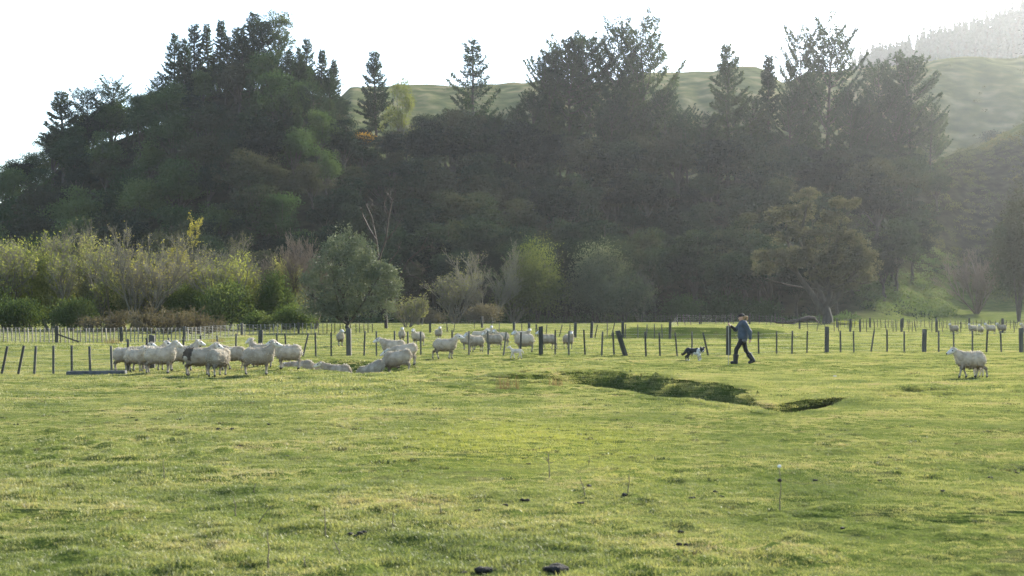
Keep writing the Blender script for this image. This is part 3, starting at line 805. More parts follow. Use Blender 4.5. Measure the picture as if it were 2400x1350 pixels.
proto('gum', broad(9, 24, 6.5, 0.35, 110, 48, 1.15, 0.5, 0.75, 'bark_pale'), 'gum_leaf')

def height_to(px, row, Y): return EYE + (HY - row) / FPX * Y - ZG((px - CX) / FPX * Y, Y)

# skyline trees told apart one by one: (proto, column, crown-top row, distance, minimum height, width factor, label)
SKY = [
 ('cone_b', 150, 212, 345, 12, 1.47, 'dark pine on the left ridge, lowest of the tall skyline trees'),
 ('old_c', 205, 220, 350, 11, 1.26, 'rounded dark pine just right of the lowest ridge pine'),
 ('ragged', 262, 195, 352, 11, 1.40, 'flat-topped small pine alone on the left ridge skyline'),
 ('ragged', 372, 188, 350, 10, 1.2, 'low spreading pine at the foot of the tall ridge clump'),
 ('cone_a', 408, 80, 352, 16, 1.00, 'leftmost tall pine of the clump crowning the left hill'),
 ('cone_b', 455, 54, 354, 15, 1.10, 'second tall pine from the left in the hilltop clump'),
 ('spire', 489, 57, 355, 15, 1.15, 'narrow pine third in the hilltop clump'),
 ('spire', 515, 49, 352, 15, 1.20, 'narrow pine fourth in the hilltop clump'),
 ('cone_b', 553, 62, 356, 13, 1.10, 'pine beside the two narrow pines in the hilltop clump'),
 ('cone_a', 592, 30, 354, 15, 1.33, 'tallest dark pine at the right of the hilltop clump'),
 ('gum', 646, 24, 352, 15, 1.19, 'round-headed eucalyptus standing highest on the left hill'),
 ('cone_b', 716, 88, 348, 16, 1.05, 'pine on the right shoulder of the left hill, below the eucalyptus'),
 ('spire', 752, 118, 345, 16, 1.30, 'pale lit pine on the right shoulder of the left hill'),
 ('spire', 786, 142, 350, 17, 1.25, 'last tall pine before the left hill drops to the saddle'),
 ('cone_b', 683, 118, 336, 17, 1.05, 'sunlit grey-green pine in front of the eucalyptus hilltop'),
 ('cone_a', 640, 150, 326, 20, 0.95, 'tall dark pine on the near face of the left hill'),
 ('cone_a', 585, 180, 322, 20, 0.9, 'tall dark pine standing in the hill face left of centre'),
 ('cone_a', 568, 66, 346, 15, 1.1, 'dense dark pine filling the hilltop clump left of the tallest pine'),
 ('old_b', 618, 52, 345, 15, 0.9, 'dark spreading pine under the eucalyptus on the hilltop'),
 ('old_c', 660, 92, 342, 15, 0.8, 'bushy pine right below the eucalyptus crown'),
 ('cone_a', 700, 112, 341, 15, 1.0, 'pine filling the right side of the hilltop clump'),
 ('cone_b', 530, 82, 344, 15, 1.1, 'dense pine in front of the two narrow hilltop pines'),
 ('cone_a', 432, 92, 346, 15, 0.9, 'dense pine between the two leftmost tall hilltop pines'),
 ('cone_a', 772, 165, 338, 15, 1.1, 'grey-lit pine on the right edge of the left hill'),
 ('cone_b', 882, 118, 372, 14, 1.0, 'lone bushy pine in the saddle beside the bright green tree'),
 ('sparse', 1108, 88, 374, 17, 1.05, 'lone sparse conical pine against the sky in the middle'),
 ('old_b', 1288, 128, 378, 20, 0.85, 'leaning left-hand pine of the broad central clump'),
 ('old_a', 1335, 104, 380, 22, 0.95, 'broad dark pine second in the central clump'),
 ('old_b', 1385, 92, 382, 22, 0.95, 'broad dark pine third in the central clump'),
 ('old_c', 1447, 80, 380, 23, 0.72, 'slim tall pine with bare pale trunk in the central clump'),
 ('ragged', 1512, 72, 376, 24, 1.05, 'ragged tall pine ending the central clump with long side boughs'),
 ('cone_a', 1706, 107, 372, 19, 0.95, 'conical pine standing alone right of the central clump'),
 ('spire', 1803, 133, 376, 18, 1.0, 'slim dark pine between the lone cone and the double pine'),
 ('old_c', 1882, 94, 378, 20, 0.62, 'left stem of the tall double pine on the right'),
 ('ragged', 1938, 78, 376, 22, 0.95, 'tallest pine on the right with upswept boughs'),
 ('old_c', 2060, 163, 380, 16, 0.8, 'rounded hazy pine right of the tallest right pine'),
 ('old_b', 2135, 136, 384, 18, 0.95, 'last broad hazy pine before the open grass hill'),
]
for (k, px, row, Y, hmin, wf, lab) in SKY:
    x, y, z = at_px(px, Y)
    h = max(height_to(px, row, Y), 6.0)
    s = h / 24.3
    tree_thing('eucalyptus_tree' if k == 'gum' else 'pine_tree', [('trunk', PROTO[k][0]), ('crown', PROTO[k][1])], (x, y, z), prs.uniform(0, 6.28),
               (s * wf if s * wf < 1.6 else 1.6, s * wf if s * wf < 1.6 else 1.6, s), lab, 'skyline pines')

# bright green tree in the saddle, its yellow neighbour
proto('saddle', broad(21, 13, 3.4, 0.22, 80, 50, 0.75, 0.34, 0.9, 'bark_pale', lumps=[(0, 0, 10.2, 2.2, 2.0, 2.4), (1.6, 0, 8.0, 2.2, 2.0, 1.8), (-1.8, 0.3, 6.0, 2.2, 2, 2.2), (0.6, -.5, 5.2, 3.0, 2.4, 2.0)]), 'round_leaf')
x, y, z = at_px(938, 366)
h = height_to(938, 186, 366)
tree_thing('broadleaf_tree', [('trunk', PROTO['saddle'][0]), ('crown', PROTO['saddle'][1])], (x, y, z), 0.3, (1.25, 1.25, h / 12.6), 'bright yellow-green leafy tree in the saddle beside the bushy pine')
V, F = scrub_mesh('autumn', 22, 3.2, 3.6, 1500, 0.45, 'orange_leaf')
x, y, z = at_px(848, 346)
ob_ = tree_thing('autumn_shrub', [('foliage', mesh_np('foliage', V, F, M['orange_leaf']))], (x, y, max(z, EYE + (HY - 338) / FPX * 346)), 0, 1, 'small orange and yellow autumn shrub below the saddle', cat='shrub')

# the dark wood on the hillside: single trees, copies of a few kinds
KINDS = []
for q, (H_, Rw, cb, fl, cm) in enumerate([(11, 4.6, 0.30, 0.42, 'dark_leaf'), (12, 4.2, 0.34, 0.5, 'dark_leaf'), (10, 5.0, 0.25, 0.38, 'dark_leaf'), (12, 4.4, 0.3, 0.45, 'dark_leaf'),
                                          (10, 4.4, 0.22, 0.75, 'mid_leaf'), (11, 4.6, 0.22, 0.8, 'mid_leaf'), (9, 4.2, 0.2, 0.75, 'mid_leaf')]):
    t, V, F = broad(40 + q, H_, Rw, cb, 62, 112, 1.45, 0.34, fl, 'bark', shell=0.86)
    KINDS.append((t, mesh_np('crown', V, F, M[cm]), H_, Rw, cm))
MASS_X = np.array([-120, 0, 60, 120, 200, 300, 380, 480, 560, 650, 740, 790, 820, 870, 950, 1000, 1080, 1150, 1250, 1350, 1500, 1600, 1680, 1800, 1900, 2050, 2150, 2260], float)
MASS_R = np.array([430, 400, 365, 320, 270, 232, 215, 165, 145, 125, 170, 225, 285, 315, 308, 272, 262, 280, 295, 318, 328, 285, 318, 325, 345, 350, 370, 430], float)
SECT = [(60, 'at the left edge'), (230, 'below the lowest ridge pines'), (380, 'left of the hilltop clump'), (520, 'under the tall hilltop clump'), (680, 'under the hilltop eucalyptus'), (830, 'under the left hill shoulder'), (960, 'below the saddle and its bright tree'),
        (1060, 'behind the dead tree'), (1180, 'below the lone sparse pine'), (1300, 'behind the yellow-green round tree'), (1430, 'under the central pine clump'), (1580, 'under the ragged end pine'), (1680, 'left of the lone cone pine'), (1780, 'below the lone cone pine'),
        (1880, 'behind the big lone tree, left side'), (1990, 'behind the big lone tree, right side'), (2090, 'below the tallest right pine'), (2400, 'beside the gorse slope')]
def where(px, row_):
    sec = [t_ for a_, t_ in SECT if px < a_][0]
    band = 'foot' if row_ > 610 else 'lower slope' if row_ > 520 else 'middle slope' if row_ > 430 else 'upper slope' if row_ > 350 else 'crest'
    return band, sec
cnt = {'d': 0, 'm': 0}
Ys = [258, 266, 275, 285, 296, 308, 321, 334, 346, 356, 366, 375, 384, 393]
for r_, Y in enumerate(Ys):
    px = -110 + 37 * (r_ % 2)
    while px < 2190:
        step = TR.uniform(66, 92) * (300 / Y) ** 0.5
        yy = Y + TR.uniform(-4.5, 4.5); pp = px + TR.uniform(-14, 14)
        px += step * (1.0 if pp < 900 else 1.08)
        if pp > 2000 and yy < 274: continue
        if pp > 2110 and yy < 296: continue
        if pp > 2165 and yy < 330: continue
        lim = height_to(pp, np.interp(pp, MASS_X, MASS_R), yy)
        rid = np.interp(pp, HX, H_RIDGE)
        if yy > rid + 10: continue
        green = pp < 800 and TR.uniform() < 0.55 + 0.2 * (pp < 400) and yy > 275
        if cnt['m'] > 290: green = False
        if not green and cnt['d'] > 299: continue
        k = KINDS[TR.integers(4, 7) if green else TR.integers(0, 4)]
        s = TR.uniform(0.85, 1.45) * (1.3 if yy > 340 else 1)
        if lim < 3.5: continue
        s = min(s, lim / k[2])
        sxy = max(0.75, s) * TR.uniform(0.9, 1.2)
        x, y, z = at_px(pp, yy)
        cnt['m' if green else 'd'] += 1
        tree_thing('broadleaf_tree' if green else 'evergreen_tree', [('trunk', k[0]), ('crown', k[1])], (x, y, z - 0.3), TR.uniform(0, 6.28), (sxy, sxy, s * 1.02),
                   ('rounded mid-green tree, %s, %s' if green else 'dark evergreen of the wood, %s, %s') % where(pp, HY - FPX * (z - EYE) / y), 'rounded green trees on the left hill' if green else 'dark trees of the hillside wood')
for pp in np.arange(985, 2160, 47.0):
    yy = np.interp(pp, HX, H_RIDGE) + TR.uniform(-6, 3); k = KINDS[TR.integers(0, 4)]
    lim = height_to(pp, np.interp(pp, MASS_X, MASS_R) + TR.uniform(-12, 45), yy); s = max(0.6, min(1.7, lim / k[2]))
    x, y, z = at_px(pp, yy)
    tree_thing('evergreen_tree', [('trunk', k[0]), ('crown', k[1])], (x, y, z - 0.3), TR.uniform(0, 6.28), (1.15, 1.15, s), 'dark evergreen filling the crest between pines, %s' % where(pp, 300)[1], 'dark trees along the crest')
for pp in np.arange(30, 800, 38.0):
    yy = np.interp(pp, HX, H_RIDGE) + TR.uniform(-9, 0); k = KINDS[TR.integers(4, 7) if TR.uniform() < 0.6 else TR.integers(0, 4)]
    lim = height_to(pp, np.interp(pp, MASS_X, MASS_R) + TR.uniform(5, 35), yy); s = max(0.5, min(1.5, lim / k[2]))
    x, y, z = at_px(pp, yy)
    tree_thing('broadleaf_tree' if k[4] == 'mid_leaf' else 'evergreen_tree', [('trunk', k[0]), ('crown', k[1])], (x, y, z - 0.8), TR.uniform(0, 6.28), (1.1, 1.1, s), 'leafy tree filling the ridge line of the left hill, %s' % where(pp, 300)[1], 'trees along the left ridge')
# taller dark pines standing inside the wood
IN = [(520, 245, 318, 'cone_b'), (600, 215, 312, 'cone_a'), (668, 215, 318, 'cone_b'), (735, 205, 325, 'ragged'), (770, 230, 330, 'cone_b'), (700, 250, 310, 'spire'),
      (1215, 255, 372, 'ragged'), (1165, 275, 366, 'ragged'), (1430, 215, 366, 'ragged'), (1560, 190, 372, 'old_c'), (1610, 265, 370, 'ragged'), (1655, 280, 364, 'old_c'), (1760, 235, 372, 'ragged'), (1850, 235, 368, 'old_c'), (1990, 240, 370, 'ragged'), (2030, 245, 372, 'ragged'),
      (2100, 235, 378, 'old_c'), (2180, 250, 384, 'ragged'), (1245, 225, 374, 'old_b'), (1480, 200, 372, 'ragged')]
for (px, row, Y, k) in IN:
    x, y, z = at_px(px, Y); h = min(24, max(8, height_to(px, row, Y))); s = h / 24.3
    w_ = max(s, 0.55)
    tree_thing('pine_tree', [('trunk', PROTO[k][0]), ('crown', PROTO[k][1])], (x, y, z), TR.uniform(0, 6.28), (w_, w_, s), 'pine inside the wood below the skyline, %s, %s' % where(px, HY - FPX * (z - EYE) / y), 'pines inside the hillside wood')

# undergrowth at the foot of the wood and ferny cover on the slope
def cover(name, n_, sampler, size, leafn, leaf, mat, label, cat, seed):
    rg2 = np.random.default_rng(seed)
    parts = []
    for q in range(n_):
        px, Y = sampler(rg2)
        x, y, z = at_px(px, Y)
        s = size * rg2.uniform(0.6, 1.5)
        m = leafn
        o = unit(rg2.normal(size=(m, 3))) * (rg2.uniform(0.3, 1, m) ** 0.5)[:, None] * s
        o[:, 2] = np.abs(o[:, 2]) * 0.8
        D = unit(o + rg2.normal(0, 0.5, (m, 3)) * s)
        parts.append(leaf_tris(np.array([x, y, z]) + o, D, leaf * rg2.uniform(0.6, 1.3, m), leaf * 0.6, rg2))
    V, F = join(parts)
    return tag(obj(name, mesh_np(name, V, F, M[mat])), label, cat, kind='stuff')
def s_foot(r):
    px = r.uniform(-150, 2010); return px, r.uniform(251, 259)
cover('undergrowth', 420, s_foot, 1.5, 46, 0.42, 'mid_leaf', 'dark green undergrowth along the foot of the hillside wood', 'undergrowth', 301)
def s_right(r):
    return r.uniform(1995, 2230), r.uniform(270, 345)
cover('undergrowth', 260, s_right, 1.7, 60, 0.42, 'mid_leaf', 'dim green scrub on the slope right of the big lone tree', 'undergrowth', 306)
def s_slope(r):
    return r.uniform(-180, 2190), r.uniform(256, 372)
cover('undergrowth', 700, s_slope, 1.6, 26, 0.5, 'dark_leaf', 'dark scrub filling the slope between the hillside trees', 'undergrowth', 302)
def s_gorse(r):
    while True:
        px = r.uniform(2040, 2750); Y = r.uniform(316, 442)
        lim = np.interp(px, [2040, 2110, 2180, 2300, 2420, 2750], [352, 336, 326, 323, 323, 323])
        if Y > lim and Y < np.interp(px, HX, H_RIDGE) - 2: return px, Y
cover('gorse', 1100, s_gorse, 1.25, 50, 0.34, 'gorse', 'olive and rusty gorse scrub covering the right-hand slope', 'gorse', 303)
def s_back(r):
    while True:
        px = r.uniform(820, 2700); Y = r.uniform(520, 715)
        if vn(px * 0.02, Y * 0.02, 41) > 0.45: return px, Y
cover('scrub', 240, s_back, 1.3, 24, 0.6, 'gorse', 'scattered low scrub on the grassy hill behind the pines', 'scrub', 304)
V, F = scrub_mesh('hedge', 305, 5.0, 4.2, 2200, 0.55, 'dark_leaf')
x, y, z = at_px(2326, 560)
tree_thing('bush', [('foliage', mesh_np('foliage', V, F, M['dark_leaf']))], (x, y, z), 0, (1.3, 1.0, 1.2), 'dark clipped-looking bush alone on the upper grass hill at right', cat='bush')

# far conifer plantation on the last ridge
def far_forest():
    rg2 = np.random.default_rng(310)
    parts = []
    for q in range(2400):
        while True:
            px = rg2.uniform(1990, 2900); Y = rg2.uniform(900, 1385)
            if Y > np.interp(px, [1990, 2100, 2900], [1330, 1000, 900]): break
        x, y, z = at_px(px, Y)
        H_ = rg2.uniform(9, 22) * (0.75 + 0.25 * rg2.uniform()); Rr = H_ * rg2.uniform(0.13, 0.19)
        nl_ = 4
        for t in range(nl_):
            f0 = t / nl_; a = rg2.uniform(0, 6.28) + np.arange(5) * 1.2566
            r0 = Rr * (1 - f0) * rg2.uniform(0.8, 1.25)
            zb = z + H_ * (0.1 + 0.9 * f0); zt = zb + H_ * 0.30 * (1 - f0 * 0.5)
            P = np.stack([x + r0 * np.cos(a), y + r0 * np.sin(a), np.full(5, zb)], -1) + rg2.normal(0, 0.25, (5, 3))
            top = np.array([[x, y, min(zt, z + H_)]])
            Vv = np.concatenate([P, top]); i = np.arange(5)
            parts.append((Vv, np.stack([i, (i + 1) % 5, np.full(5, 5)], -1)))
    V, F = join(parts)
    return tag(obj('forest', mesh_np('forest', V, F, M['far_pine'])), 'hazy conifer plantation on the farthest ridge at upper right', 'forest', kind='stuff')
far_forest()
# ------------------------------------------------------------------ the row of willows, bare trees and bushes behind the paddock
def place_bare(px, Y, top, seed, label, stems=4, mat='twig', leafmat=None, nleaf=0, leaf=0.16, spread=0.6, fan=0.5, wf=1.25, name='bare_tree', levels=4, tw=0.034, kids=(5, 6, 6, 5), cat='tree', rz=0.0):
    x, y, z = at_px(px, Y)
    H_ = height_to(px, top, Y)
    if leafmat is None and mat == 'twig': leafmat, nleaf, leaf = 'tan_leaf', 1400, 0.16
    elif mat == 'twig': nleaf = int(nleaf * 2.6)
    if Y > 200: leaf = max(leaf, 0.24)
    b = bare(seed, H_, spread, stems, leafmat, nleaf, leaf, levels, mat, fan, tw, kids)
    w, V, F, ex = b
    allv = V if ex is None else np.concatenate([V, ex[0]])
    k = H_ / max(0.1, np.percentile(allv[:, 2], 99.7))
    tr, tws, lv = finish_bare(b, mat, leafmat)
    return tree_thing(name, [('trunk', tr), ('twigs', tws), ('leaves', lv)], (x, y, z), rz, (k * wf, k * wf, k), label, cat=cat)

def place_bush(px, Y, top, halfw, seed, mat, label, nleaf=6000, leaf=0.16, lumps=8, name='bush', flat=0.85, trunk=True, cat='bush'):
    x, y, z = at_px(px, Y)
    H_ = height_to(px, top, Y); Rw = halfw / FPX * Y
    V, F = scrub_mesh('foliage', seed, Rw * 1.05, H_, int(nleaf * 1.7), leaf * 1.25, mat, lumps + 3, flat)
    V = V * np.array([1, 1, H_ / np.percentile(V[:, 2], 99.5)])
    w = Wood(); rg2 = np.random.default_rng(seed)
    for q in range(5):
        a = rg2.uniform(0, 6.28)
        t = np.linspace(0, 1, 4)[:, None]
        w.tube(np.array([0, 0, -0.3]) + t * np.array([math.cos(a) * Rw * 0.4, math.sin(a) * Rw * 0.4, H_ * 0.7]), 0.05 * (1.1 - t[:, 0]) * H_ / 5, 5)
    return tree_thing(name, [('stems', w.mesh('stems', M['bark'])), ('foliage', mesh_np('foliage', V, F, M[mat]))], (x, y, z), 0, 1, label, cat=cat)

# left row, about 125 to 150 m away
place_bush(-30, 140, 640, 80, 501, 'bush_leaf', 'dark green bush cut by the left edge of the picture', 5000)
place_bush(70, 150, 562, 115, 502, 'lime_leaf', 'pale yellow-green willow thicket at the far left', 9000, 0.17, 9, name='willow')
place_bush(50, 132, 700, 80, 503, 'bush_leaf', 'dark low bush in front of the yellow-green willow at far left', 6000, 0.16)
place_bush(165, 131, 700, 60, 504, 'bush_leaf', 'green bush beneath the pale bare tree at left', 5000, 0.16)
place_bare(40, 152, 560, 511, 'grey bare tree rising behind the far left willow thicket', 5, nleaf=500, leafmat='lime_leaf')
place_bare(120, 146, 548, 512, 'spindly bare tree second from the left in the row', 4, nleaf=900, leafmat='lime_leaf', spread=0.6)
place_bare(205, 150, 522, 513, 'grey many-twigged bare tree with a rounded top at left', 6, spread=0.5, fan=0.5)
place_bare(262, 138, 575, 514, 'bare tree with dark forked limbs left of the widest bare tree', 3, nleaf=700, leafmat='lime_leaf', fan=0.6)
place_bare(330, 134, 540, 515, 'widest pale bare tree with fanned twigs in the left row', 6, spread=0.6, fan=0.65, kids=(6, 6, 7, 5), nleaf=500, leafmat='yellow_leaf')
place_bare(425, 142, 512, 516, 'tall tree with yellow autumn leaves near the middle of the left row', 3, nleaf=4200, leafmat='yellow_leaf', leaf=0.2, spread=0.45, fan=0.25, name='poplar_tree', wf=0.8)
place_bare(492, 146, 545, 517, 'grey bare tree right behind the yellow-leaved tree', 5, spread=0.55, fan=0.5)
place_bush(430, 136, 665, 70, 505, 'bush_leaf', 'leafy green bush below the yellow-leaved tree', 5500, 0.16)
place_bush(560, 140, 602, 62, 506, 'lime_leaf', 'bright lime-green shrub in the middle of the left row', 6000, 0.17, name='shrub')
place_bush(520, 133, 660, 68, 507, 'bush_leaf', 'mid-green bush in front of the bright lime-green shrub', 6000, 0.16)
place_bush(640, 138, 640, 45, 508, 'bush_leaf', 'tall narrow green bush left of the grey-green leafy tree', 4500, 0.16, flat=1.1)
place_bare(675, 144, 556, 518, 'reddish-brown bare tree behind the grey-green leafy tree', 6, mat='twig_red', spread=0.5, fan=0.5)
place_bare(735, 150, 560, 519, 'pinkish bare tree close behind the grey-green leafy tree', 5, mat='twig_red', spread=0.45, fan=0.35)
place_bush(690, 130, 715, 55, 509, 'bush_leaf', 'dark low bush at the left foot of the grey-green leafy tree', 4000, 0.15)
place_bush(600, 128, 730, 45, 510, 'bush_leaf', 'small dark bush beside the wire netting fence', 3000, 0.15)
place_bare(240, 122, 728, 521, 'brown bramble thicket leaning over the left netting fence', 14, mat='bramble', spread=0.9, fan=1.6, wf=1.5, nleaf=900, leafmat='bramble', leaf=0.10, name='bramble', levels=3, kids=(7, 7, 6), tw=0.02, cat='bramble')
place_bare(375, 118, 712, 522, 'large rusty bramble thicket behind the netting fence', 16, mat='bramble', spread=0.9, fan=1.7, wf=1.5, nleaf=1500, leafmat='bramble', leaf=0.10, name='bramble', levels=3, kids=(7, 7, 6), tw=0.02, cat='bramble')
place_bare(465, 117, 722, 523, 'rusty bramble thicket ending at the right of the largest one', 14, mat='bramble', spread=0.9, fan=1.7, wf=1.5, nleaf=1200, leafmat='bramble', leaf=0.10, name='bramble', levels=3, kids=(7, 7, 6), tw=0.02, cat='bramble')

for q, (px, Y, top, sd, lab, kw) in enumerate([
    (15, 143, 575, 571, 'slender bare tree among the far left willows', dict(nleaf=1200, leafmat='lime_leaf')),
    (165, 142, 556, 572, 'bare tree with scattered pale leaves behind the bramble at left', dict(nleaf=1300, leafmat='lime_leaf')),
    (300, 145, 562, 573, 'thin bare tree filling the gap left of the widest bare tree', dict(nleaf=600, leafmat='lime_leaf')),
    (380, 138, 560, 574, 'bare tree just left of the yellow-leaved tree', dict(nleaf=500, leafmat='yellow_leaf')),
    (530, 137, 592, 575, 'low bare tree before the bright lime-green shrub', dict(nleaf=700, leafmat='lime_leaf')),
    (625, 147, 590, 576, 'greyish bare tree left of the reddish-brown one', dict())]):
    place_bare(px, Y, top, sd, lab, 5, spread=0.6, fan=0.6, kids=(5, 6, 6, 4), **kw)
place_bush(215, 143, 565, 62, 591, 'tan_leaf', 'olive-tan rounded shrub mass behind the brambles at left', 8000, 0.17, name='shrub', cat='shrub')
place_bush(335, 139, 608, 75, 592, 'tan_leaf', 'olive-tan rounded shrub mass around the widest bare tree', 8000, 0.17, name='shrub', cat='shrub')
place_bush(130, 147, 600, 60, 593, 'lime_leaf', 'yellow-green rounded shrub second from the left edge', 8000, 0.17, name='shrub', cat='shrub')
place_bush(665, 143, 610, 60, 594, 'tan_leaf', 'olive-tan shrub left of the grey-green evergreen', 6000, 0.17, name='shrub', cat='shrub')
place_bush(265, 141, 650, 70, 577, 'bush_leaf', 'green bush showing between the bare trees at left', 4500, 0.16)
place_bush(350, 141, 660, 70, 578, 'lime_leaf', 'yellow-green bush inside the widest bare tree', 4500, 0.16, name='shrub')
place_bush(480, 143, 625, 60, 579, 'lime_leaf', 'lime bush between the yellow-leaved tree and the bright shrub', 4500, 0.16, name='shrub')

# grey-green leafy evergreen with a short trunk by the fence
Y = 118.0
x, y, z = at_px(815, Y)
k = Y / FPX
t, V, F = broad(530, 8, 4, 0.1, 560, 54, 0.55, 0.17, 0.9, 'bark', lumps=[
    (0, 0, 118 * k, 95 * k, 85 * k, 78 * k), (-10 * k, 0, 182 * k, 52 * k, 50 * k, 46 * k), (55 * k, 0, 105 * k, 62 * k, 60 * k, 62 * k), (-62 * k, 0, 92 * k, 52 * k, 60 * k, 60 * k),
    (18 * k, 0, 210 * k, 24 * k, 24 * k, 24 * k), (85 * k, 0, 70 * k, 34 * k, 40 * k, 36 * k), (-30 * k, 0, 50 * k, 60 * k, 50 * k, 30 * k), (-45 * k, 0, 40 * k, 50 * k, 45 * k, 26 * k), (30 * k, -0.3, 52 * k, 60 * k, 45 * k, 30 * k), (75 * k, 0, 128 * k, 38 * k, 38 * k, 30 * k), (-52 * k, 0, 168 * k, 20 * k, 20 * k, 26 * k), (48 * k, 0, 186 * k, 16 * k, 20 * k, 26 * k), (-96 * k, 0, 120 * k, 16 * k, 20 * k, 20 * k), (112 * k, 0, 96 * k, 16 * k, 20 * k, 26 * k), (-8 * k, 0, 232 * k, 10 * k, 12 * k, 14 * k), (104 * k, 0, 44 * k, 16 * k, 20 * k, 22 * k), (-90 * k, 0, 48 * k, 20 * k, 20 * k, 26 * k)], nl=14)
tree_thing('evergreen_tree', [('trunk', t), ('crown', mesh_np('crown', V, F, M['grey_leaf']))], (x, y, z), 0, 1, 'dense grey-green evergreen tree behind the thick near post at left centre')

# dead tree with broken limbs
def dead_tree():
    rg2 = np.random.default_rng(540)
    w = Wood()
    Y = 150.0
    x, y, z = at_px(905, Y); k = Y / FPX
    def P(px, row, dy=0.0): return np.array([(px - 905) * k, dy, EYE + (HY - row) * k - z])
    limbs = [([(905, 770), (900, 690), (888, 620), (880, 560), (868, 510), (858, 478)], 0.17), ([(888, 620), (905, 560), (912, 510), (918, 470), (930, 448)], 0.10),
             ([(880, 560), (862, 535), (850, 505), (846, 488)], 0.09), ([(905, 560), (925, 540), (938, 512)], 0.08), ([(900, 690), (935, 660), (960, 610), (985, 585), (1000, 560)], 0.11),
             ([(960, 610), (975, 620), (1000, 632)], 0.06), ([(935, 660), (960, 645), (990, 655)], 0.07), ([(912, 510), (902, 480), (905, 455)], 0.05), ([(888, 620), (868, 590), (856, 570)], 0.07),
             ([(895, 650), (915, 610), (935, 590), (945, 565)], 0.09), ([(985, 585), (1005, 575), (1015, 580)], 0.04), ([(918, 470), (908, 452), (912, 440)], 0.035), ([(868, 510), (875, 485), (872, 468)], 0.04)]
    for pts, r in limbs:
        p = np.array([P(a + rg2.normal(0, 2), b + rg2.normal(0, 2), rg2.normal(0, 0.35)) for a, b in pts])
        u = np.linspace(0, 1, len(p))
        w.tube(p, r * (1 - 0.8 * u) + 0.02, 5)
        for q in range(9):
            t = rg2.uniform(0.3, 1); b = np.array([np.interp(t, u, p[:, c]) for c in range(3)])
            d = unit(rg2.normal(size=3) + np.array([0, 0, 0.4])) * rg2.uniform(0.3, 1.3)
            w.tube(np.array([b, b + d * 0.5 + rg2.normal(0, 0.08, 3), b + d]), [0.03, 0.022, 0.01], 3)
    t = empty('dead_tree', (x, y, z), 0, 1, 'leafless dead tree with jagged brown limbs behind the grey-green evergreen', 'tree')
    obj('trunk', w.mesh('trunk', M['dead_wood']), t)
dead_tree()

# second row, about 225 to 255 m away in front of the wood
place_bare(955, 175, 690, 551, 'low grey bare scrub right of the dead tree', 8, spread=0.7, fan=0.9, name='bare_shrub', levels=3, kids=(6, 7, 6), cat='shrub', wf=1.2)
place_bare(985, 205, 700, 552, 'small pale bare scrub between the dead tree and the pale bare bush', 8, spread=0.7, fan=0.9, name='bare_shrub', levels=3, kids=(6, 7, 6), cat='shrub', wf=1.2)
place_bare(1065, 232, 636, 553, 'pale rounded bare bush in the middle distance', 12, spread=0.5, fan=0.75, tw=0.03, name='bare_shrub', levels=4, kids=(5, 5, 5, 4), cat='shrub', wf=1.5)
place_bare(1150, 240, 592, 554, 'broad grey bare tree left of the green round tree', 8, spread=0.55, fan=0.85, tw=0.04, kids=(6, 6, 6, 4), wf=1.4)
place_bare(1205, 246, 580, 555, 'bare grey tree pressed against the green round tree', 8, spread=0.5, fan=0.7, tw=0.03, nleaf=700, leafmat='mid_leaf', leaf=0.3, kids=(6, 6, 6, 4), wf=1.4)
place_bush(1258, 244, 564, 104, 556, 'round_leaf', 'round yellow-green tree below the central pines', 9000, 0.27, 9, name='broadleaf_tree', cat='tree')
place_bush(1395, 250, 574, 95, 557, 'olive_leaf', 'tall grey-green rounded tree right of the yellow-green one', 9000, 0.27, 9, name='broadleaf_tree', cat='tree')
place_bush(1465, 247, 625, 80, 558, 'olive_leaf', 'lower grey-green mound sloping down from the tall grey-green tree', 7000, 0.27, 8, name='broadleaf_tree', cat='tree')
place_bare(1500, 253, 598, 559, 'pale twiggy tree peeping over the grey-green mound', 5, spread=0.6, fan=0.5, tw=0.03, nleaf=300, leafmat='olive_leaf', leaf=0.25)
place_bush(1130, 226, 712, 60, 560, 'bramble', 'low brownish bramble before the grey bare trees', 4000, 0.2, 6, name='bramble', cat='bramble')
place_bush(1000, 222, 722, 55, 561, 'bramble', 'low brown bramble below the pale bare bush', 3500, 0.2, 6, name='bramble', cat='bramble')
place_bush(1600, 251, 690, 60, 562, 'mid_leaf', 'dim green shrub at the wood edge left of the big lone tree', 3000, 0.3, 6, name='shrub', cat='shrub')
place_bush(1700, 252, 680, 62, 563, 'mid_leaf', 'dim green shrub at the wood edge behind the walking person', 3000, 0.3, 6, name='shrub', cat='shrub')
place_bush(1785, 253, 700, 55, 564, 'mid_leaf', 'dim low shrub at the wood edge beside the big lone tree', 3000, 0.3, 6, name='shrub', cat='shrub')
place_bush(1985, 205, 752, 32, 565, 'lime_leaf', 'low bright weedy bush at the foot of the big lone tree', 2200, 0.16, 6)
place_bush(2388, 255, 440, 62, 566, 'dark_leaf', 'dark tall tree cut by the right edge of the picture', 10500, 0.32, 10, name='evergreen_tree', cat='tree', flat=1.0)
place_bare(2290, 292, 578, 567, 'purplish bare round tree at the foot of the gorse slope', 9, mat='twig_red', spread=0.55, fan=0.8, tw=0.04, kids=(6, 6, 6, 4))

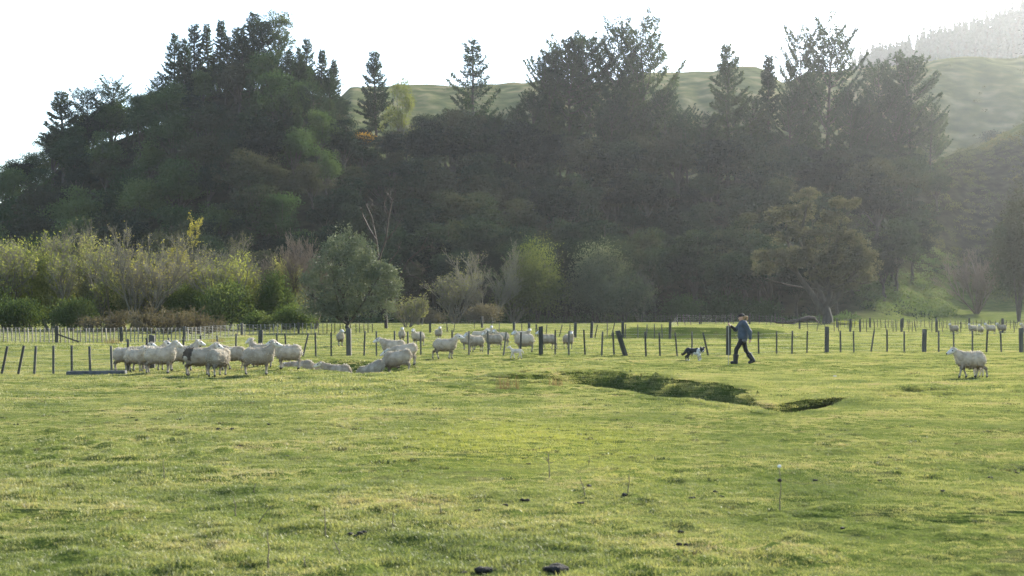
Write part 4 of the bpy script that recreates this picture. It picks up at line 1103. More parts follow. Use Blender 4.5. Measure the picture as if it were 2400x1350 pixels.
# the big lone tree
Y = 222.0
x, y, z = at_px(1938, Y)
k = Y / FPX
def L_(px, row, rx, rz, dy=0.0): return ((px - 1938) * k, dy, EYE + (HY - row) * k - z, rx * k, rx * k * 0.85, rz * k)
lone = [L_(1985, 630, 66, 58), L_(2020, 625, 42, 44), L_(1920, 610, 62, 42), L_(1850, 618, 58, 36), L_(1800, 612, 42, 26), L_(1862, 560, 44, 30), L_(1842, 515, 42, 30, 1.5), L_(1880, 500, 30, 42, 1.0),
        L_(1895, 462, 26, 18, 1.5), L_(1945, 560, 44, 26), L_(1990, 565, 36, 22), L_(1925, 652, 40, 20), L_(1972, 672, 30, 16), L_(1790, 640, 30, 18), L_(2030, 665, 24, 20), L_(1960, 520, 36, 28, 2.0), L_(1995, 480, 40, 16, 3.0)]
rg3 = np.random.default_rng(570)
V, F, cent = clumps_crown(lone, rg3, 640, 62, 0.78, 0.34, 0.5, 0.8)
w = Wood()
def P_(px, row, dy=0.0): return np.array([(px - 1938) * k, dy, EYE + (HY - row) * k - z])
for pts, r in [([(1938, 772), (1940, 745), (1938, 722), (1935, 705)], 0.95), ([(1930, 735), (1905, 695), (1885, 665), (1868, 640), (1855, 600)], 0.50), ([(1936, 710), (1915, 670), (1900, 640), (1890, 600), (1880, 540), (1890, 480)], 0.38),
               ([(1940, 712), (1948, 680), (1955, 640), (1960, 590), (1965, 530)], 0.42), ([(1944, 718), (1968, 690), (1990, 655), (2010, 625)], 0.38), ([(1868, 640), (1840, 620), (1805, 612)], 0.2), ([(1855, 600), (1845, 560), (1843, 520)], 0.2),
               ([(1955, 640), (1985, 600), (1995, 560)], 0.2), ([(1990, 655), (2020, 665), (2040, 660)], 0.14), ([(1950, 700), (1985, 685), (2015, 680)], 0.14)]:
    p = np.array([P_(a, b, rg3.normal(0, 0.25)) for a, b in pts]); u = np.linspace(0, 1, len(p))
    w.tube(p, r * (1 - 0.62 * u) + 0.04, 8)
limbs_to(w, cent[rg3.permutation(len(cent))[:26]], np.zeros(3), P_(1940, 680), 0.16, rg3, 4)
tree_thing('evergreen_tree', [('trunk', w.mesh('trunk', M['bark'])), ('crown', mesh_np('crown', V, F, M['totara']))], (x, y, z), 0, 1, 'big lone spreading tree with a thick trunk on the right behind the fences')

# fallen log near its foot
def fallen_log():
    w = Wood(); rg2 = np.random.default_rng(580)
    x, y, z = at_px(1868, 200.0); k = 200.0 / FPX
    p = np.array([[(a - 1868) * k, rg2.normal(0, 0.2), h] for a, h in [(1818, 0.25), (1845, 0.35), (1872, 0.6), (1895, 0.95), (1912, 0.85)]])
    w.tube(p, [0.12, 0.2, 0.3, 0.36, 0.28], 7)
    for b in ([(1845, 0.35), (1835, 0.9), (1815, 1.0)], [(1872, 0.6), (1860, 0.2), (1840, 0.1)], [(1845, .35), (1822, .3), (1800, .75)], [(1905, 0.9), (1918, 0.4), (1925, 0.1)]):
        q = np.array([[(a - 1868) * k, rg2.normal(0, 0.3), h] for a, h in b]); w.tube(q, [0.14, 0.1, 0.05], 5)
    t = empty('fallen_log', (x, y, z), 0, 1, 'grey fallen log with broken branches beside the big lone tree', 'log')
    obj('trunk', w.mesh('trunk', M['dead_wood']), t)
fallen_log()

# ------------------------------------------------------------------ fences: every post, batten and wire a part of its fence
def box_mesh(name, w, d, h, mat, top=0.0, seed=0, rough=0.004):
    rg2 = np.random.default_rng(seed)
    zs = [-0.25, h * 0.35, h * 0.7, h]
    V = []
    for z_ in zs:
        j = rg2.normal(0, rough, 2)
        for sx, sy in ((-1, -1), (1, -1), (1, 1), (-1, 1)):
            V.append((sx * w / 2 + j[0], sy * d / 2 + j[1], z_ + (top * sx * 0.5 if z_ == h else 0)))
    F = []
    for i in range(3):
        for j in range(4):
            F.append((i * 4 + j, i * 4 + (j + 1) % 4, i * 4 + 4 + (j + 1) % 4, i * 4 + 4 + j))
    F.append((12, 13, 14, 15))
    return mesh_np(name, V, F, mat)
POST = [box_mesh('post', 0.17, 0.16, 1.0, M['post'], t_, 600 + q) for q, t_ in enumerate((0.02, -0.03, 0.0))]
BATT = [box_mesh('batten', 0.062, 0.045, 1.0, M['batten'], t_, 610 + q) for q, t_ in enumerate((0.01, -0.01, 0.0))]
PALE = [box_mesh('batten', 0.055, 0.045, 1.0, M['batten_pale'], t_, 620 + q) for q, t_ in enumerate((0.01, -0.01, 0.0))]
frs = random.Random(9)

def fence(label, pieces, wires, wire_h, group=None, flat=True, base_pts=None, wr=0.002, hgt=1.0):
    """pieces: (px, base_row or None, height, lean_px_at_top, kind); base_pts: (px, row) ground line of the fence"""
    bx, by = _pl(base_pts)
    first = None
    t = None
    line = []
    for (px, ht, lean, kind) in pieces:
        row = np.interp(px, bx, by)
        Y = FPX * EYE / (row - HY)
        x = (px - CX) / FPX * Y
        z = ZG(x, Y)
        if t is None:
            t = empty('fence', (x, Y, z), 0, 1, label, 'fence', group); o0 = np.array([x, Y, z])
        p = np.array([x, Y, z]) - o0
        me = (POST if kind == 'P' else PALE if kind == 'L' else BATT)[frs.randrange(3)]
        ang = math.atan2(lean / FPX * Y, ht)
        obj('post' if kind == 'P' else 'batten', me, t, p, (frs.gauss(0, 0.02), ang + frs.gauss(0, 0.012), frs.uniform(-0.25, 0.25)), (1, 1, ht * frs.uniform(0.97, 1.03)))
        line.append((px, p, ht))
    line.sort(key=lambda q: q[0])
    for k in range(wires):
        pts = np.array([q[1] + np.array([0, -0.03, wire_h * (k + 0.7) / wires]) for q in line])
        w = Wood(); w.tube(pts, np.full(len(pts), wr), 3)
        obj('wire', w.mesh('wire', M['wire']), t)
    return t

B_ = lambda px, lean=0, h=0.95: (px, h, lean, 'b')
P_T = lambda px, lean=0, h=1.08: (px, h, lean, 'P')
near_pts = [(-40, 874), (0, 872), (270, 870), (400, 856), (500, 846), (552, 838), (610, 834), (716, 834), (818, 834), (1000, 834), (1268, 836), (1470, 838), (1710, 836), (1938, 828), (2166, 824), (2394, 825), (2440, 825)]
near = [B_(-35, 10, .85), B_(3, 15, .85), B_(42, 16, .85), B_(80, 4, .85), B_(125, 0, .82), B_(168, 0, .82), B_(211, 0, .8), B_(262, 0, .8), B_(300), B_(345), P_T(356), B_(395), B_(430), B_(470), B_(510), B_(552), P_T(610, 0, 1.05), B_(649), B_(670, -3), B_(710, 13), B_(740), B_(776), P_T(818), B_(853, 3), B_(882), B_(925), B_(956), B_(986),
        B_(1060), B_(1099), B_(1144), B_(1180, 8), B_(1220), P_T(1268), B_(1301), B_(1333), B_(1371, -2), B_(1410, 3), B_(1439, -2), P_T(1466, -20, 1.05), B_(1514, -2), B_(1547, -2), B_(1587, -4), B_(1622), B_(1660, -13), P_T(1707, 0, 1.12), B_(1778), B_(1820), B_(1856, 1), B_(1891),
        P_T(1938, 0, 1.1), B_(1970), B_(2001), B_(2041, 8), B_(2079), B_(2119), P_T(2166, 0, 1.04), B_(2200), B_(2235), B_(2279), B_(2312), B_(2347, -2), P_T(2394, 0, 1.06), B_(2430)]
fence('dark backlit weathered post and batten fence crossing the whole paddock behind the walking person', near, 6, 0.88, base_pts=near_pts)

mid_pts = [(1000, 780), (1112, 777), (1205, 785), (1256, 789), (1348, 792), (1495, 795), (1570, 795), (1600, 786), (1640, 776), (1757, 773), (1874, 777), (1993, 778), (2113, 779), (2350, 781), (2440, 782)]
mid = [P_T(1008), B_(1047), B_(1050, -3), B_(1063, 4), B_(1112), P_T(1130), B_(1153), B_(1170), P_T(1205), B_(1223), P_T(1240), B_(1256), B_(1261, -4), B_(1279, 3), B_(1310, 8), B_(1336), P_T(1348), P_T(1386), B_(1394, 7), B_(1423), B_(1433, 8), P_T(1460), B_(1466), B_(1495),
       B_(1515, 1), B_(1534), B_(1552), P_T(1570, 0, 1.2), B_(1589, -4), B_(1606, -3), B_(1620, -6), P_T(1640), B_(1644), B_(1678), B_(1697), B_(1719), P_T(1757), B_(1779), B_(1797), B_(1806, 4), B_(1835), P_T(1874), B_(1894, -3), B_(1914, 6), B_(1935, -3), B_(1955), B_(1965), P_T(1993, 0, 1.2), P_T(2016, 0, 1.15), B_(2031),
       B_(2049), B_(2078, -5), B_(2093), B_(2100, 3), P_T(2113, 0, 1.2), B_(2130), B_(2138), B_(2147, -3), B_(2184), P_T(2195), B_(2210, -4), B_(2252), B_(2300), P_T(2350, 0, 1.2), B_(2376, 5), B_(2410)]
fence('second dark fence beyond the near one, running down over the grassy bank', mid, 5, 0.88, base_pts=mid_pts)

fence('far close-set batten fence along the shaded edge of the wood', [((px, 1.25, frs.gauss(0, 1) + (3 if 1640 < px < 1720 else 0), 'b') if q % 14 else (px, 1.45, 0, 'P')) for q, px in enumerate(np.arange(1195, 1935, 7.4))], 3, 1.1, base_pts=[(1190, 757), (1950, 757.5)])
fence('thin dark fence behind the small flock at far right', [((px + frs.gauss(0, 1.2), 1.0, frs.gauss(0, 1.2), 'b') if q % 9 else (px, 1.15, 0, 'P')) for q, px in enumerate(np.arange(1962, 2440, 8.6))], 4, 0.9, base_pts=[(1950, 768), (2450, 770)])
lf = []
for q, px in enumerate(np.arange(-30, 880, 9.6)):
    if min(abs(px - a) for a in (133, 285, 432, 567, 700)) < 5: continue
    lf.append((px + frs.gauss(0, 0.8), 0.84, frs.gauss(0, 0.7), 'L' if px < 760 else 'b'))
lf += [(133, 0.95, 0, 'P'), (285, 0.92, 0, 'P'), (432, 0.95, 0, 'P'), (567, 0.95, 0, 'P'), (700, 0.95, 0, 'P')]
left_pts = [(-40, 800), (130, 803), (285, 802), (432, 799), (520, 791), (600, 786), (700, 783), (880, 780)]
lfence = fence('pale batten fence with wire netting below the left row of bare trees', lf, 8, 0.86, base_pts=left_pts, wr=0.0045)
# diagonal brace of its thick left post
x0, y0, z0 = (133 - CX) / FPX * 82, 82.0, 0; ax = (136 - CX) / FPX * 82.0; bx_ = (181 - CX) / FPX * 82.0
w = Wood(); w.tube(np.array([[ax, 82.0, ZG(ax, 82) + 0.48], [bx_, 82.4, ZG(bx_, 82.4) + 0.04]]) - np.array(lfence.location), [0.05, 0.05], 6)
obj('brace', w.mesh('brace', M['post']), lfence)
# ------------------------------------------------------------------ bodies as smooth implicit surfaces (one continuous mesh each)
def surface_nets(f, org, h):
    s = f < 0
    c = lambda a, i, j, k: a[i:a.shape[0] - 1 + i, j:a.shape[1] - 1 + j, k:a.shape[2] - 1 + k]
    cor = [(i, j, k) for i in (0, 1) for j in (0, 1) for k in (0, 1)]
    cnt_ = sum(c(s, *q).astype(np.int8) for q in cor)
    act = np.argwhere((cnt_ > 0) & (cnt_ < 8))
    idx = np.full(cnt_.shape, -1, np.int64); idx[act[:, 0], act[:, 1], act[:, 2]] = np.arange(len(act))
    acc = np.zeros((len(act), 3)); num = np.zeros(len(act))
    for a in cor:
        for ax in range(3):
            if a[ax]: continue
            b = list(a); b[ax] = 1
            fa = f[act[:, 0] + a[0], act[:, 1] + a[1], act[:, 2] + a[2]]; fb = f[act[:, 0] + b[0], act[:, 1] + b[1], act[:, 2] + b[2]]
            cr = (fa < 0) != (fb < 0)
            t = np.where(cr, fa / np.where(fa == fb, 1, fa - fb), 0)
            p = np.array(a, float)[None, :].repeat(len(act), 0); p[:, ax] += t
            acc += np.where(cr[:, None], p, 0); num += cr
    V = (act + acc / num[:, None]) * h + org
    quads = []
    for ax in range(3):
        b1, b2 = (ax + 1) % 3, (ax + 2) % 3
        sl0 = [slice(None)] * 3; sl1 = [slice(None)] * 3
        sl0[ax] = slice(0, -1); sl1[ax] = slice(1, None)
        cr = s[tuple(sl0)] != s[tuple(sl1)]
        e = np.argwhere(cr)
        e = e[(e[:, b1] > 0) & (e[:, b2] > 0) & (e[:, b1] < s.shape[b1] - 1) & (e[:, b2] < s.shape[b2] - 1)]
        ins = s[e[:, 0], e[:, 1], e[:, 2]]
        o1 = np.zeros(3, int); o1[b1] = 1; o2 = np.zeros(3, int); o2[b2] = 1
        g = lambda q: idx[q[:, 0], q[:, 1], q[:, 2]]
        Q = np.stack([g(e - o1 - o2), g(e - o2), g(e), g(e - o1)], -1)
        Q[~ins] = Q[~ins][:, ::-1]
        quads.append(Q)
    Q = np.concatenate(quads)
    return V, Q[(Q >= 0).all(1)]

def prim_d(p, pr):
    if pr[0] == 'c':
        _, a, ra, b, rb = pr[:5]
        a = np.array(a, float); b = np.array(b, float); ba = b - a
        t = np.clip(((p - a) @ ba) / (ba @ ba + 1e-12), 0, 1)
        return np.linalg.norm(p - a - t[..., None] * ba, axis=-1) - (ra + (rb - ra) * t)
    _, c, r, rot = pr[:4]
    q = p - np.array(c, float)
    if rot is not None: q = q @ rot
    r = np.array(r, float)
    k0 = np.linalg.norm(q / r, axis=-1); k1 = np.linalg.norm(q / (r * r), axis=-1) + 1e-9
    return k0 * (k0 - 1) / k1

def prim_box(pr):
    if pr[0] == 'c':
        a, b = np.array(pr[1], float), np.array(pr[3], float); m = max(pr[2], pr[4])
        return np.minimum(a, b) - m, np.maximum(a, b) + m
    c = np.array(pr[1], float); m = max(pr[2]); return c - m, c + m

def implicit(prims, h, k=0.03):
    """prims: ('c', a, ra, b, rb, mat) or ('e', centre, radii, rot, mat) -> verts, quads, material per face"""
    lo = np.min([prim_box(q)[0] for q in prims], 0) - 3 * h - k; hi = np.max([prim_box(q)[1] for q in prims], 0) + 3 * h + k
    n_ = np.ceil((hi - lo) / h).astype(int) + 1
    ax = [lo[i] + h * np.arange(n_[i]) for i in range(3)]
    f = np.full(n_, 1.0)
    for pr in prims:
        a, b = prim_box(pr)
        i0 = np.clip(((a - lo - k - 2 * h) / h).astype(int), 0, n_); i1 = np.clip(((b - lo + k + 2 * h) / h).astype(int) + 2, 0, n_)
        sl = tuple(slice(i0[q], i1[q]) for q in range(3))
        G = np.stack(np.meshgrid(ax[0][sl[0]], ax[1][sl[1]], ax[2][sl[2]], indexing='ij'), -1)
        d = prim_d(G, pr); e = f[sl]
        t = np.clip(0.5 + 0.5 * (d - e) / k, 0, 1)
        f[sl] = d * (1 - t) + e * t - k * t * (1 - t)
    V, Q = surface_nets(f, lo, h)
    C = V[Q].mean(1)
    best = np.full(len(C), 9.0); mi = np.zeros(len(C), int)
    for pr in prims:
        d = prim_d(C, pr); u = d < best
        best = np.where(u, d, best); mi = np.where(u, pr[-1], mi)
    return V, Q, mi

def rotz(a): c, s = math.cos(a), math.sin(a); return np.array([[c, -s, 0], [s, c, 0], [0, 0, 1.0]])
def roty(a): c, s = math.cos(a), math.sin(a); return np.array([[c, 0, s], [0, 1, 0], [-s, 0, c]])

def vnormals(V, Q):
    n = np.cross(V[Q[:, 2]] - V[Q[:, 0]], V[Q[:, 3]] - V[Q[:, 1]])
    N = np.zeros_like(V)
    for j in range(4): np.add.at(N, Q[:, j], n)
    return unit(N)

def n3(p, s, seed):
    return (vn(p[:, 0] * s, p[:, 2] * s + p[:, 1] * s * 0.7, seed) + vn(p[:, 1] * s + 5, p[:, 2] * s - p[:, 0] * s * 0.6, seed + 1)) * 0.5

def sheep_mesh(seed, lift=0.9, yaw=0.0, nod=0.25, stride=0.0, fat=1.0, pitch=0.0, lamb=False, h=0.022, stain=False, graze=False):
    """sheep facing +x, hooves at z=0. lift: neck raise 0..1; yaw: head turn (left +); nod: muzzle drop; stride: walking spread; pitch: body nose-down"""
    rg2 = np.random.default_rng(seed)
    WOOL, FACE, LEG, HOOF, DARK, STAIN = 0, 1, 2, 3, 4, 5
    b = fat * rg2.uniform(0.96, 1.05)
    body, head, legs = [], [], []
    if not lamb:
        body += [('e', (-0.01, 0, 0.57), (0.42, 0.25 * b, 0.262 * b), None, WOOL), ('e', (0.22, 0, 0.58), (0.24, 0.21 * b, 0.255 * b), None, WOOL),
                 ('e', (-0.26, 0, 0.595), (0.22, 0.225 * b, 0.25 * b), None, STAIN if stain else WOOL), ('e', (0.05, 0, 0.50), (0.36, 0.21 * b, 0.20 * b), None, WOOL), ('c', (-0.45, 0, 0.64), 0.05, (-0.49, 0, 0.52), 0.035, STAIN if stain else WOOL)]
        nb = np.array([0.34, 0, 0.68]); 
        el = 0.15 + 0.95 * lift if not graze else -0.75
        dn = np.array([math.cos(el) * math.cos(yaw * 0.55), math.cos(el) * math.sin(yaw * 0.55), math.sin(el)])
        ne = nb + dn * 0.33
        neck = [('c', tuple(nb), 0.19 * b, tuple(ne - dn * 0.05), 0.092, WOOL), ('c', (0.37, 0, 0.52), 0.14, tuple(nb + dn * 0.14), 0.12, WOOL)]
        hd = rotz(yaw) @ np.array([math.cos(nod), 0, -math.sin(nod)])
        hs = rotz(yaw) @ np.array([0, 1.0, 0]); hu = np.cross(hd, hs)
        c0 = ne + hd * 0.02
        head += [('c', tuple(c0), 0.090, tuple(c0 + hd * 0.13 + hu * -0.012), 0.076, FACE), ('c', tuple(c0 + hd * 0.12), 0.068, tuple(c0 + hd * 0.245 - hu * 0.02), 0.050, FACE),
                 ('c', tuple(c0 + hd * 0.268 - hu * 0.012), 0.034, tuple(c0 + hd * 0.276 - hu * 0.012), 0.030, DARK), ('e', tuple(c0 - hd * 0.02 + hu * 0.05), (0.085, 0.085, 0.06), None, WOOL)]
        for s_ in (1, -1):
            e0 = c0 - hd * 0.035 + hs * 0.07 * s_ + hu * 0.035
            head.append(('c', tuple(e0), 0.026, tuple(e0 + hs * 0.125 * s_ - hd * 0.025 + hu * rg2.uniform(-0.01, 0.035)), 0.015, FACE))
            head.append(('c', tuple(c0 + hd * 0.075 + hs * 0.066 * s_ + hu * 0.022), 0.020, tuple(c0 + hd * 0.085 + hs * 0.068 * s_ + hu * 0.022), 0.020, DARK))
        body += neck
        ph = [stride, -stride * 0.8, -stride, stride * 0.9]
        for q, (lx, sy, hind) in enumerate(((0.26, 1, 0), (0.26, -1, 0), (-0.33, 1, 1), (-0.33, -1, 1))):
            sw = ph[q] + rg2.normal(0, 0.02)
            y_ = 0.105 * sy
            if not hind:
                kn = (lx + 0.02 + sw * 0.45, y_, 0.285); ft = (lx + sw * 0.95, y_, 0.07)
                legs += [('c', (lx, y_, 0.47), 0.10, kn, 0.042, WOOL), ('c', kn, 0.036, ft, 0.026, LEG), ('c', ft, 0.028, (ft[0] + 0.02, y_, 0.022), 0.033, HOOF)]
            else:
                st = (lx + 0.07 + sw * 0.25, y_ * 1.1, 0.40); hk = (lx - 0.075 + sw * 0.6, y_, 0.275); ft = (lx - 0.05 + sw * 1.0, y_, 0.07)
                legs += [('c', (lx - 0.02, y_, 0.52), 0.125, st, 0.085, WOOL), ('c', st, 0.075, hk, 0.040, STAIN if stain else WOOL), ('c', hk, 0.037, ft, 0.026, LEG), ('c', ft, 0.028, (ft[0] + 0.02, y_, 0.022), 0.033, HOOF)]
        prims = body + head + legs
        k = 0.045
    else:
        body += [('e', (0, 0, 0.33), (0.20, 0.078, 0.085), None, WOOL), ('e', (0.12, 0, 0.335), (0.10, 0.072, 0.085), None, WOOL), ('e', (-0.13, 0, 0.335), (0.09, 0.075, 0.08), None, WOOL),
                 ('c', (0.17, 0, 0.37), 0.055, (0.255, 0, 0.465), 0.042, WOOL), ('c', (0.265, 0, 0.485), 0.046, (0.315, 0, 0.47), 0.040, FACE), ('c', (0.32, 0, 0.468), 0.036, (0.365, 0, 0.455), 0.026, FACE), ('c', (0.374, 0, 0.458), 0.017, (0.378, 0, 0.458), 0.016, DARK),
                 ('c', (-0.20, 0, 0.36), 0.022, (-0.27, 0, 0.30), 0.016, WOOL), ('c', (-0.27, 0, 0.30), 0.016, (-0.31, 0, 0.22), 0.012, WOOL)]
        for s_ in (1, -1):
            body.append(('c', (0.25, 0.04 * s_, 0.50), 0.016, (0.235, 0.105 * s_, 0.50), 0.009, FACE))
        ph = [stride, -stride * 0.6, -stride * 0.8, stride * 0.7]
        for q, (lx, sy, hind) in enumerate(((0.13, 1, 0), (0.13, -1, 0), (-0.14, 1, 1), (-0.14, -1, 1))):
            sw = ph[q]; y_ = 0.045 * sy
            kn = (lx + 0.01 + sw * 0.45 - (0.04 if hind else 0), y_, 0.17); ft = (lx + sw, y_, 0.04)
            legs += [('c', (lx, y_, 0.30), 0.050, kn, 0.026, WOOL), ('c', kn, 0.024, ft, 0.018, WOOL), ('c', ft, 0.019, (ft[0] + 0.012, y_, 0.014), 0.019, HOOF)]
        prims = body + legs; k = 0.022; h = 0.012
    V, Q, mi = implicit(prims, h, k)
    N = vnormals(V, Q)
    wool_v = np.zeros(len(V)); 
    wool_v[Q[(mi == 0) | (mi == 5)].ravel()] = 1
    amp = 0.004 if lamb else 1.0
    if not lamb: V = V + N * (wool_v * (0.016 * n3(V, 9, seed) + 0.010 * n3(V, 22, seed + 3)))[:, None]
    if not lamb: V[:, 2] += 0.055 * sst(0.05, 0.34, V[:, 2])
    if pitch:
        # the body leans while it walks down or up a bank; legs shorten or reach to follow the slope
        V[:, 2] += -math.tan(pitch) * V[:, 0]
    wm = M['wool_lamb'] if lamb else M['wool']
    me = mesh_np('body', V, Q, [wm, M['face'] if not lamb else M['wool_lamb'], M['leg'], M['hoof'], M['black'], M['wool_dark']], mi, True)
    # fleece: locks standing out of the wool
    fw = np.where((mi == 0) | (mi == 5))[0]
    nL = 1250 if not lamb else 500
    pick = fw[rg2.integers(0, len(fw), nL)]
    P = V[Q[pick]].mean(1) + rg2.normal(0, h * 0.3, (nL, 3)); Nn = unit(N[Q[pick]].mean(1))
    D = unit(Nn * 0.75 + np.array([-0.1, 0, -0.55]) + rg2.normal(0, 0.3, (nL, 3)))
    ln = (0.055 if not lamb else 0.02) * rg2.uniform(0.6, 1.2, nL)
    Vl, Fl = leaf_tris(P - Nn * 0.012, D, ln, ln * 0.5, rg2)
    fl = mesh_np('fleece', Vl, Fl, [wm, M['wool_dark']], np.where(mi[pick] == 5, 1, 0))
    return me, fl

def add_sheep(px, row, heading, label, seed, scale=0.92, Y=None, group='flock of ewes', tilt=0.0, **kw):
    if not kw.get('lamb'): scale *= 0.85
    """heading: 0 right, 90 away, 180 left, -90 towards the camera"""
    if Y is None: x, y, z = ground_at(px, row)
    else: x, y, z = at_px(px, Y)
    far = y > 90
    me, fl = sheep_mesh(seed, h=0.040 if far else (0.036 if y > 52 else 0.029), **kw)
    t = empty('lamb' if kw.get('lamb') else 'sheep', (x, y, z), R(heading), scale, label, 'lamb' if kw.get('lamb') else 'sheep', group)
    t.rotation_euler = (0, tilt, R(heading))
    obj('body', me, t)
    obj('fleece', fl, t)
    return t

S = add_sheep
# left group in front of the fence
S(296, 871, 12, 'ewe at the far left end of the flock, head hidden by the next', 1, 0.95, lift=0.3, yaw=0.3)
S(318, 873, -25, 'ewe second from the left end with lowered face towards the camera', 2, 0.88, lift=0.45, yaw=-0.5, nod=0.85, fat=1.05)
S(323, 866, -5, 'ewe whose white poll shows behind the second ewe from the left', 43, 0.93, lift=0.75, yaw=-0.4)
S(375, 877, 5, 'big broad ewe with raised head turned away, tallest of the left group', 3, 0.99, lift=0.95, yaw=0.75, nod=0.35, fat=1.12)
S(362, 869, -20, 'ewe behind the tallest ewe, only its head showing', 4, 0.94, lift=0.95, yaw=0.2)
S(428, 870, 8, 'brownish ewe standing behind the dark-rumped ewe, head facing right', 5, 0.97, lift=0.9, yaw=0.35, nod=0.3)
S(466, 881, 3, 'ewe with a dark dung-stained rump at the front of the left group', 6, 0.97, lift=0.78, yaw=0.1, nod=0.4, stain=True, fat=1.08)
S(512, 883, 68, 'round ewe seen from behind right of the dark-rumped ewe', 7, 0.94, lift=0.25, yaw=0.5, fat=1.05)
S(546, 868, 180, 'ewe facing left behind the round one, one foreleg forward', 8, 0.92, lift=0.55, yaw=0.3, nod=0.3, stride=0.12)
S(604, 880, 2, 'ewe in profile facing right with neck stretched up to meet another head', 9, 0.96, lift=0.95, yaw=0.35, nod=0.2)
S(676, 866, 178, 'ewe facing left nose to nose with the ewe in profile', 10, 0.94, lift=0.75, yaw=-0.25, nod=0.25)
S(612, 862, 150, 'ewe whose head alone peeps over the ewe in profile', 11, 0.95, lift=0.9, yaw=-0.2)
# in and around the gully
S(706, 0, 165, 'ewe sunk in the gully with only its ribbed back showing', 12, 0.95, Y=43.2, lift=0.1, pitch=0.12)
S(752, 0, 175, 'ewe low in the gully hidden behind the one with raised head', 13, 0.92, Y=43.6, lift=0.05, nod=0.6)
S(792, 0, 180, 'ewe standing in the gully facing left with its head up', 14, 0.95, Y=42.3, lift=0.45, yaw=-0.15, nod=0.3)
S(868, 0, 178, 'ewe going nose down into the gully, rump high', 15, 0.97, Y=41.6, graze=True, nod=0.9, pitch=0.42)
S(932, 0, 180, 'ewe at the gully edge with head lowered and rump to the right', 16, 0.99, Y=42.0, graze=True, nod=0.7, pitch=0.22)
S(948, 0, 176, 'ewe close behind the head-lowered one, long back sloping down', 17, 0.97, Y=45.6, lift=0.0, nod=0.3, pitch=0.22)
S(924, 0, 180, 'ewe facing left at the back of the gully crossing, below the fence', 18, 0.96, Y=49.5, lift=0.42, yaw=-0.1, nod=0.3)
S(1042, 842, 2, 'ewe walking right alone between the gully and the fence', 23, 0.97, lift=0.72, yaw=-0.15, nod=0.15, stride=0.10)
# behind the near fence
S(798, 812, -80, 'ewe facing the camera beside the thick left fence post', 19, 0.93, lift=0.85, yaw=0.5)
S(942, 803, -82, 'ewe facing the camera between two battens, left of a matching pair', 20, 0.93, lift=0.95, yaw=0.1)
S(980, 811, -128, 'ewe facing left and towards the camera, right one of a pair behind the fence', 21, 0.95, lift=0.88, yaw=0.5)
S(1028, 798, -72, 'ewe facing the camera above the back of the walking ewe', 22, 0.93, lift=0.92, yaw=-0.2)
S(1098, 820, 190, 'dark-legged ewe at the left of the cluster behind the fence', 24, 0.90, lift=0.4, yaw=-0.5)
S(1115, 825, -150, 'ewe at the front of the cluster with its head behind a batten', 25, 0.92, lift=0.75, yaw=0.3, nod=0.5)
S(1122, 806, 0, 'ewe with only its head and back showing inside the cluster', 26, 0.93, lift=0.7, yaw=-0.5)
S(1158, 820, 182, 'ewe in profile facing left, foremost on the right of the cluster', 27, 0.96, lift=0.85, yaw=0.6, nod=0.5)
S(1146, 796, -60, 'ewe with the highest head at the back of the cluster', 28, 0.97, lift=1.0, yaw=-0.4)
S(1176, 811, 195, 'ewe at the right rear of the cluster facing the camera over another back', 29, 0.94, lift=0.8, yaw=0.9)
S(1226, 806, -15, 'ewe looking back at the camera above the ewe left of the thick centre post', 30, 0.95, lift=0.8, yaw=-1.1)
S(1230, 826, 184, 'broad ewe facing left behind a batten, left of the thick centre post', 31, 0.97, lift=0.92, yaw=0.7, fat=1.1)
S(1284, 819, 184, 'ewe half hidden by the thick centre fence post', 32, 0.94, lift=0.9, yaw=0.5, stride=0.12)
S(1332, 818, -68, 'ewe standing apart and facing the camera, right of the thick centre post', 33, 0.92, lift=0.9, yaw=-0.3)
# small flock at the far right
S(2236, 784, 200, 'leftmost ewe of the small far flock at right, standing apart', 35, 0.95, lift=0.95, yaw=0.4)
S(2280, 783, 205, 'second ewe of the small far flock, overlapped by the third', 36, 0.93, lift=0.9, yaw=0.4)
S(2298, 785, 235, 'third ewe of the small far flock, turned to the camera', 37, 0.9, lift=0.85, yaw=0.3)
S(2322, 784, 186, 'fourth ewe of the small far flock, in profile', 38, 0.95, lift=0.85, yaw=0.5)
S(2348, 781, 188, 'fifth ewe of the small far flock, behind a tall post', 39, 0.95, lift=0.9, yaw=0.4)
S(2404, 782, 190, 'last ewe of the far flock at the right edge behind a thick post', 40, 0.93, lift=0.85, yaw=0.4)
# right foreground ewe and the lambs
S(2275, 887, 184, 'lone ewe trotting left with its lamb on the right of the picture', 41, 0.90, lift=0.55, yaw=0.25, nod=0.35, stride=0.17, group=None)
S(2292, 884, 200, 'white lamb half hidden behind the legs of the lone right ewe', 51, 0.72, lamb=True, stride=0.05, group=None)
S(1210, 842, 178, 'small white lamb trotting left in front of the fence', 52, 0.90, lamb=True, stride=0.09, group=None)

